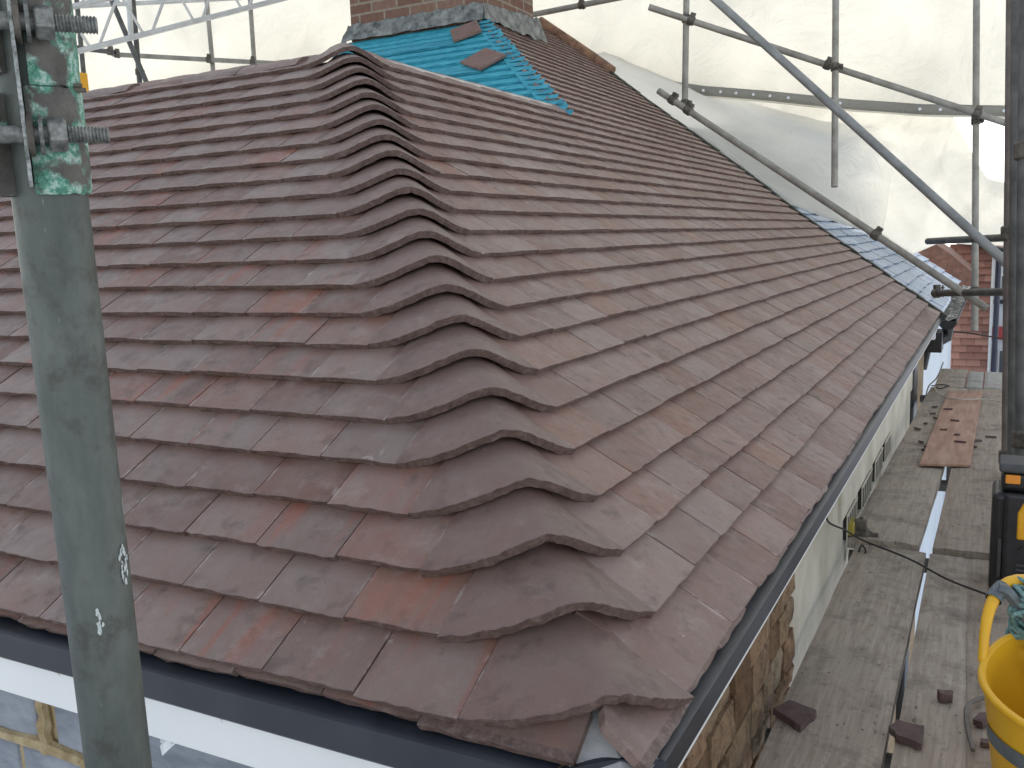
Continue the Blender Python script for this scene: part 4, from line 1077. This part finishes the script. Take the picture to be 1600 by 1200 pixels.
# flange plate
def flange(v0, v1, off, mat, name):
    V = []; F = []; n = 20
    for i in range(n+1):
        c = on_axis(v0+(v1-v0)*i/n); o_ = rgt*(off+.0004*mnoise.noise(Vector((i*.9, 0, 0))))
        for (dr, dd) in ((0, .020), (.0022, .020), (.0022, .0425), (0, .0425)): V.append(c+o_+rgt*dr+tocam*(dd-(.004 if i in (0, n) and dd > .03 else 0)))
        if i: b = 4*i; F += [(b-4+j, b+j, b+(j+1) % 4, b-4+(j+1) % 4) for j in range(4)]
    F += [(0,1,2,3), tuple(4*n+j for j in (3,2,1,0))]
    m_ = MB(); m_.add(V, F); return m_.build(name, mat, cpl)
flange(-40, 291, -.0112, M_EDGE, 'flange_plate')
def bolt(v, shift):
    c = on_axis(v)+tocam*.0335
    m_ = MB(); L0, L1 = -.05, .0475+shift; pts = []; rr_ = []
    # smooth shank
    m_.tube([c+rgt*L0, c+rgt*(.012+shift)], .0056, 16)
    b = m_.build('bolt', M_PATB, cpl, smooth=True)
    # helical thread
    m2 = MB(); n = 20; pitch = .0021; st = 8; steps = int((.0265)/pitch*st); V = []; F = []
    B = basis(c, rgt, ax)
    base = .0135+shift
    for i in range(steps+1):
        for j in range(n):
            a = 2*PI*j/n; ph = (i/st - j/n) % 1.0; r = .0047+.0011*(1-abs(2*ph-1)**1.2)
            if i == steps: r = .0040
            V.append(B @ Vector((r*math.cos(a), r*math.sin(a), base+pitch*i/st)))
        if i:
            for j in range(n): p = (i-1)*n+j; q = (i-1)*n+(j+1) % n; F.append((p, q, q+n, p+n))
    F.append(tuple(steps*n+j for j in range(n))); m2.add(V, F); m2.build('thread', M_PATB, b, smooth=True)
    # hex nut with rounded corners
    m3 = MB(); V = []; F = []; h = .0115; R = .0112; nn = 6; rot = .35
    prof_ = [(.0, .86), (.0018, 1.0), (h-.0018, 1.0), (h, .86)]
    for (z, k_) in prof_:
        for j in range(nn): a = 2*PI*j/nn+rot; V.append(B @ Vector((R*k_*math.cos(a), R*k_*math.sin(a), .0028+shift+z)))
    for i in range(3):
        for j in range(nn): p = i*nn+j; q = i*nn+(j+1) % nn; F.append((p, q, q+nn, p+nn))
    F += [tuple(range(nn-1,-1,-1)), tuple(3*nn+j for j in range(nn))]; m3.add(V, F); m3.build('nut', M_PATB, b, bevel=.0006)
    m4 = MB(); m4.tube([c+rgt*(-.0022+shift), c+rgt*(.0004+shift)], .0128, 26); m4.build('washer', M_PATB, b, bevel=.0004)
    # pressed lug ring
    m5 = MB(); m5.tube([c+rgt*(-.0088), c+rgt*(-.0050+shift*.5)], .0138, 24); m5.build('lug', M_RUST, b, bevel=.001)
bolt(46, 0.0); bolt(214, .0002)
def paint(v0, v1, a0, a1, seed):
    r_ = random.Random(seed); m_ = MB()
    for q in range(34 if v0 < 900 else 16):
        t = r_.random(); a = a0+(a1-a0)*r_.random()**1.3*(.35+.65*math.sin(PI*t)); c = on_axis(v0+(v1-v0)*t); sz = r_.uniform(.0004, .0019)
        P_ = [(sz*math.cos(x)*r_.uniform(.6,1.2)*.8, sz*math.sin(x)*r_.uniform(.7,1.6)*1.5) for x in [i*PI/3.5 for i in range(7)]]
        m_.add([c+(tocam*math.cos(a+p/.0242)+rgt*math.sin(a+p/.0242))*(.02445+.00005*q)+ax*w_ for p, w_ in P_], [tuple(range(7))])
    return m_.build('paint_mark', M_PAINT, np_)
M_PAINT = simple('old_white_paint', (.40,.44,.42), (.62,.66,.64), 300, .7)
paint(848, 905, .78, 1.12, 1); paint(932, 966, -.10, .06, 2)
m_ = MB(); a = on_axis(142)+rgt*.0235+tocam*.014; m_.tube([a-rgt*.010, a+rgt*.006], .0016, 8); m_.tube([a-rgt*.010+ax*.0035, a+rgt*.004+ax*.0030], .0014, 8); m_.build('split_pin', M_RUST, cpl, smooth=True)
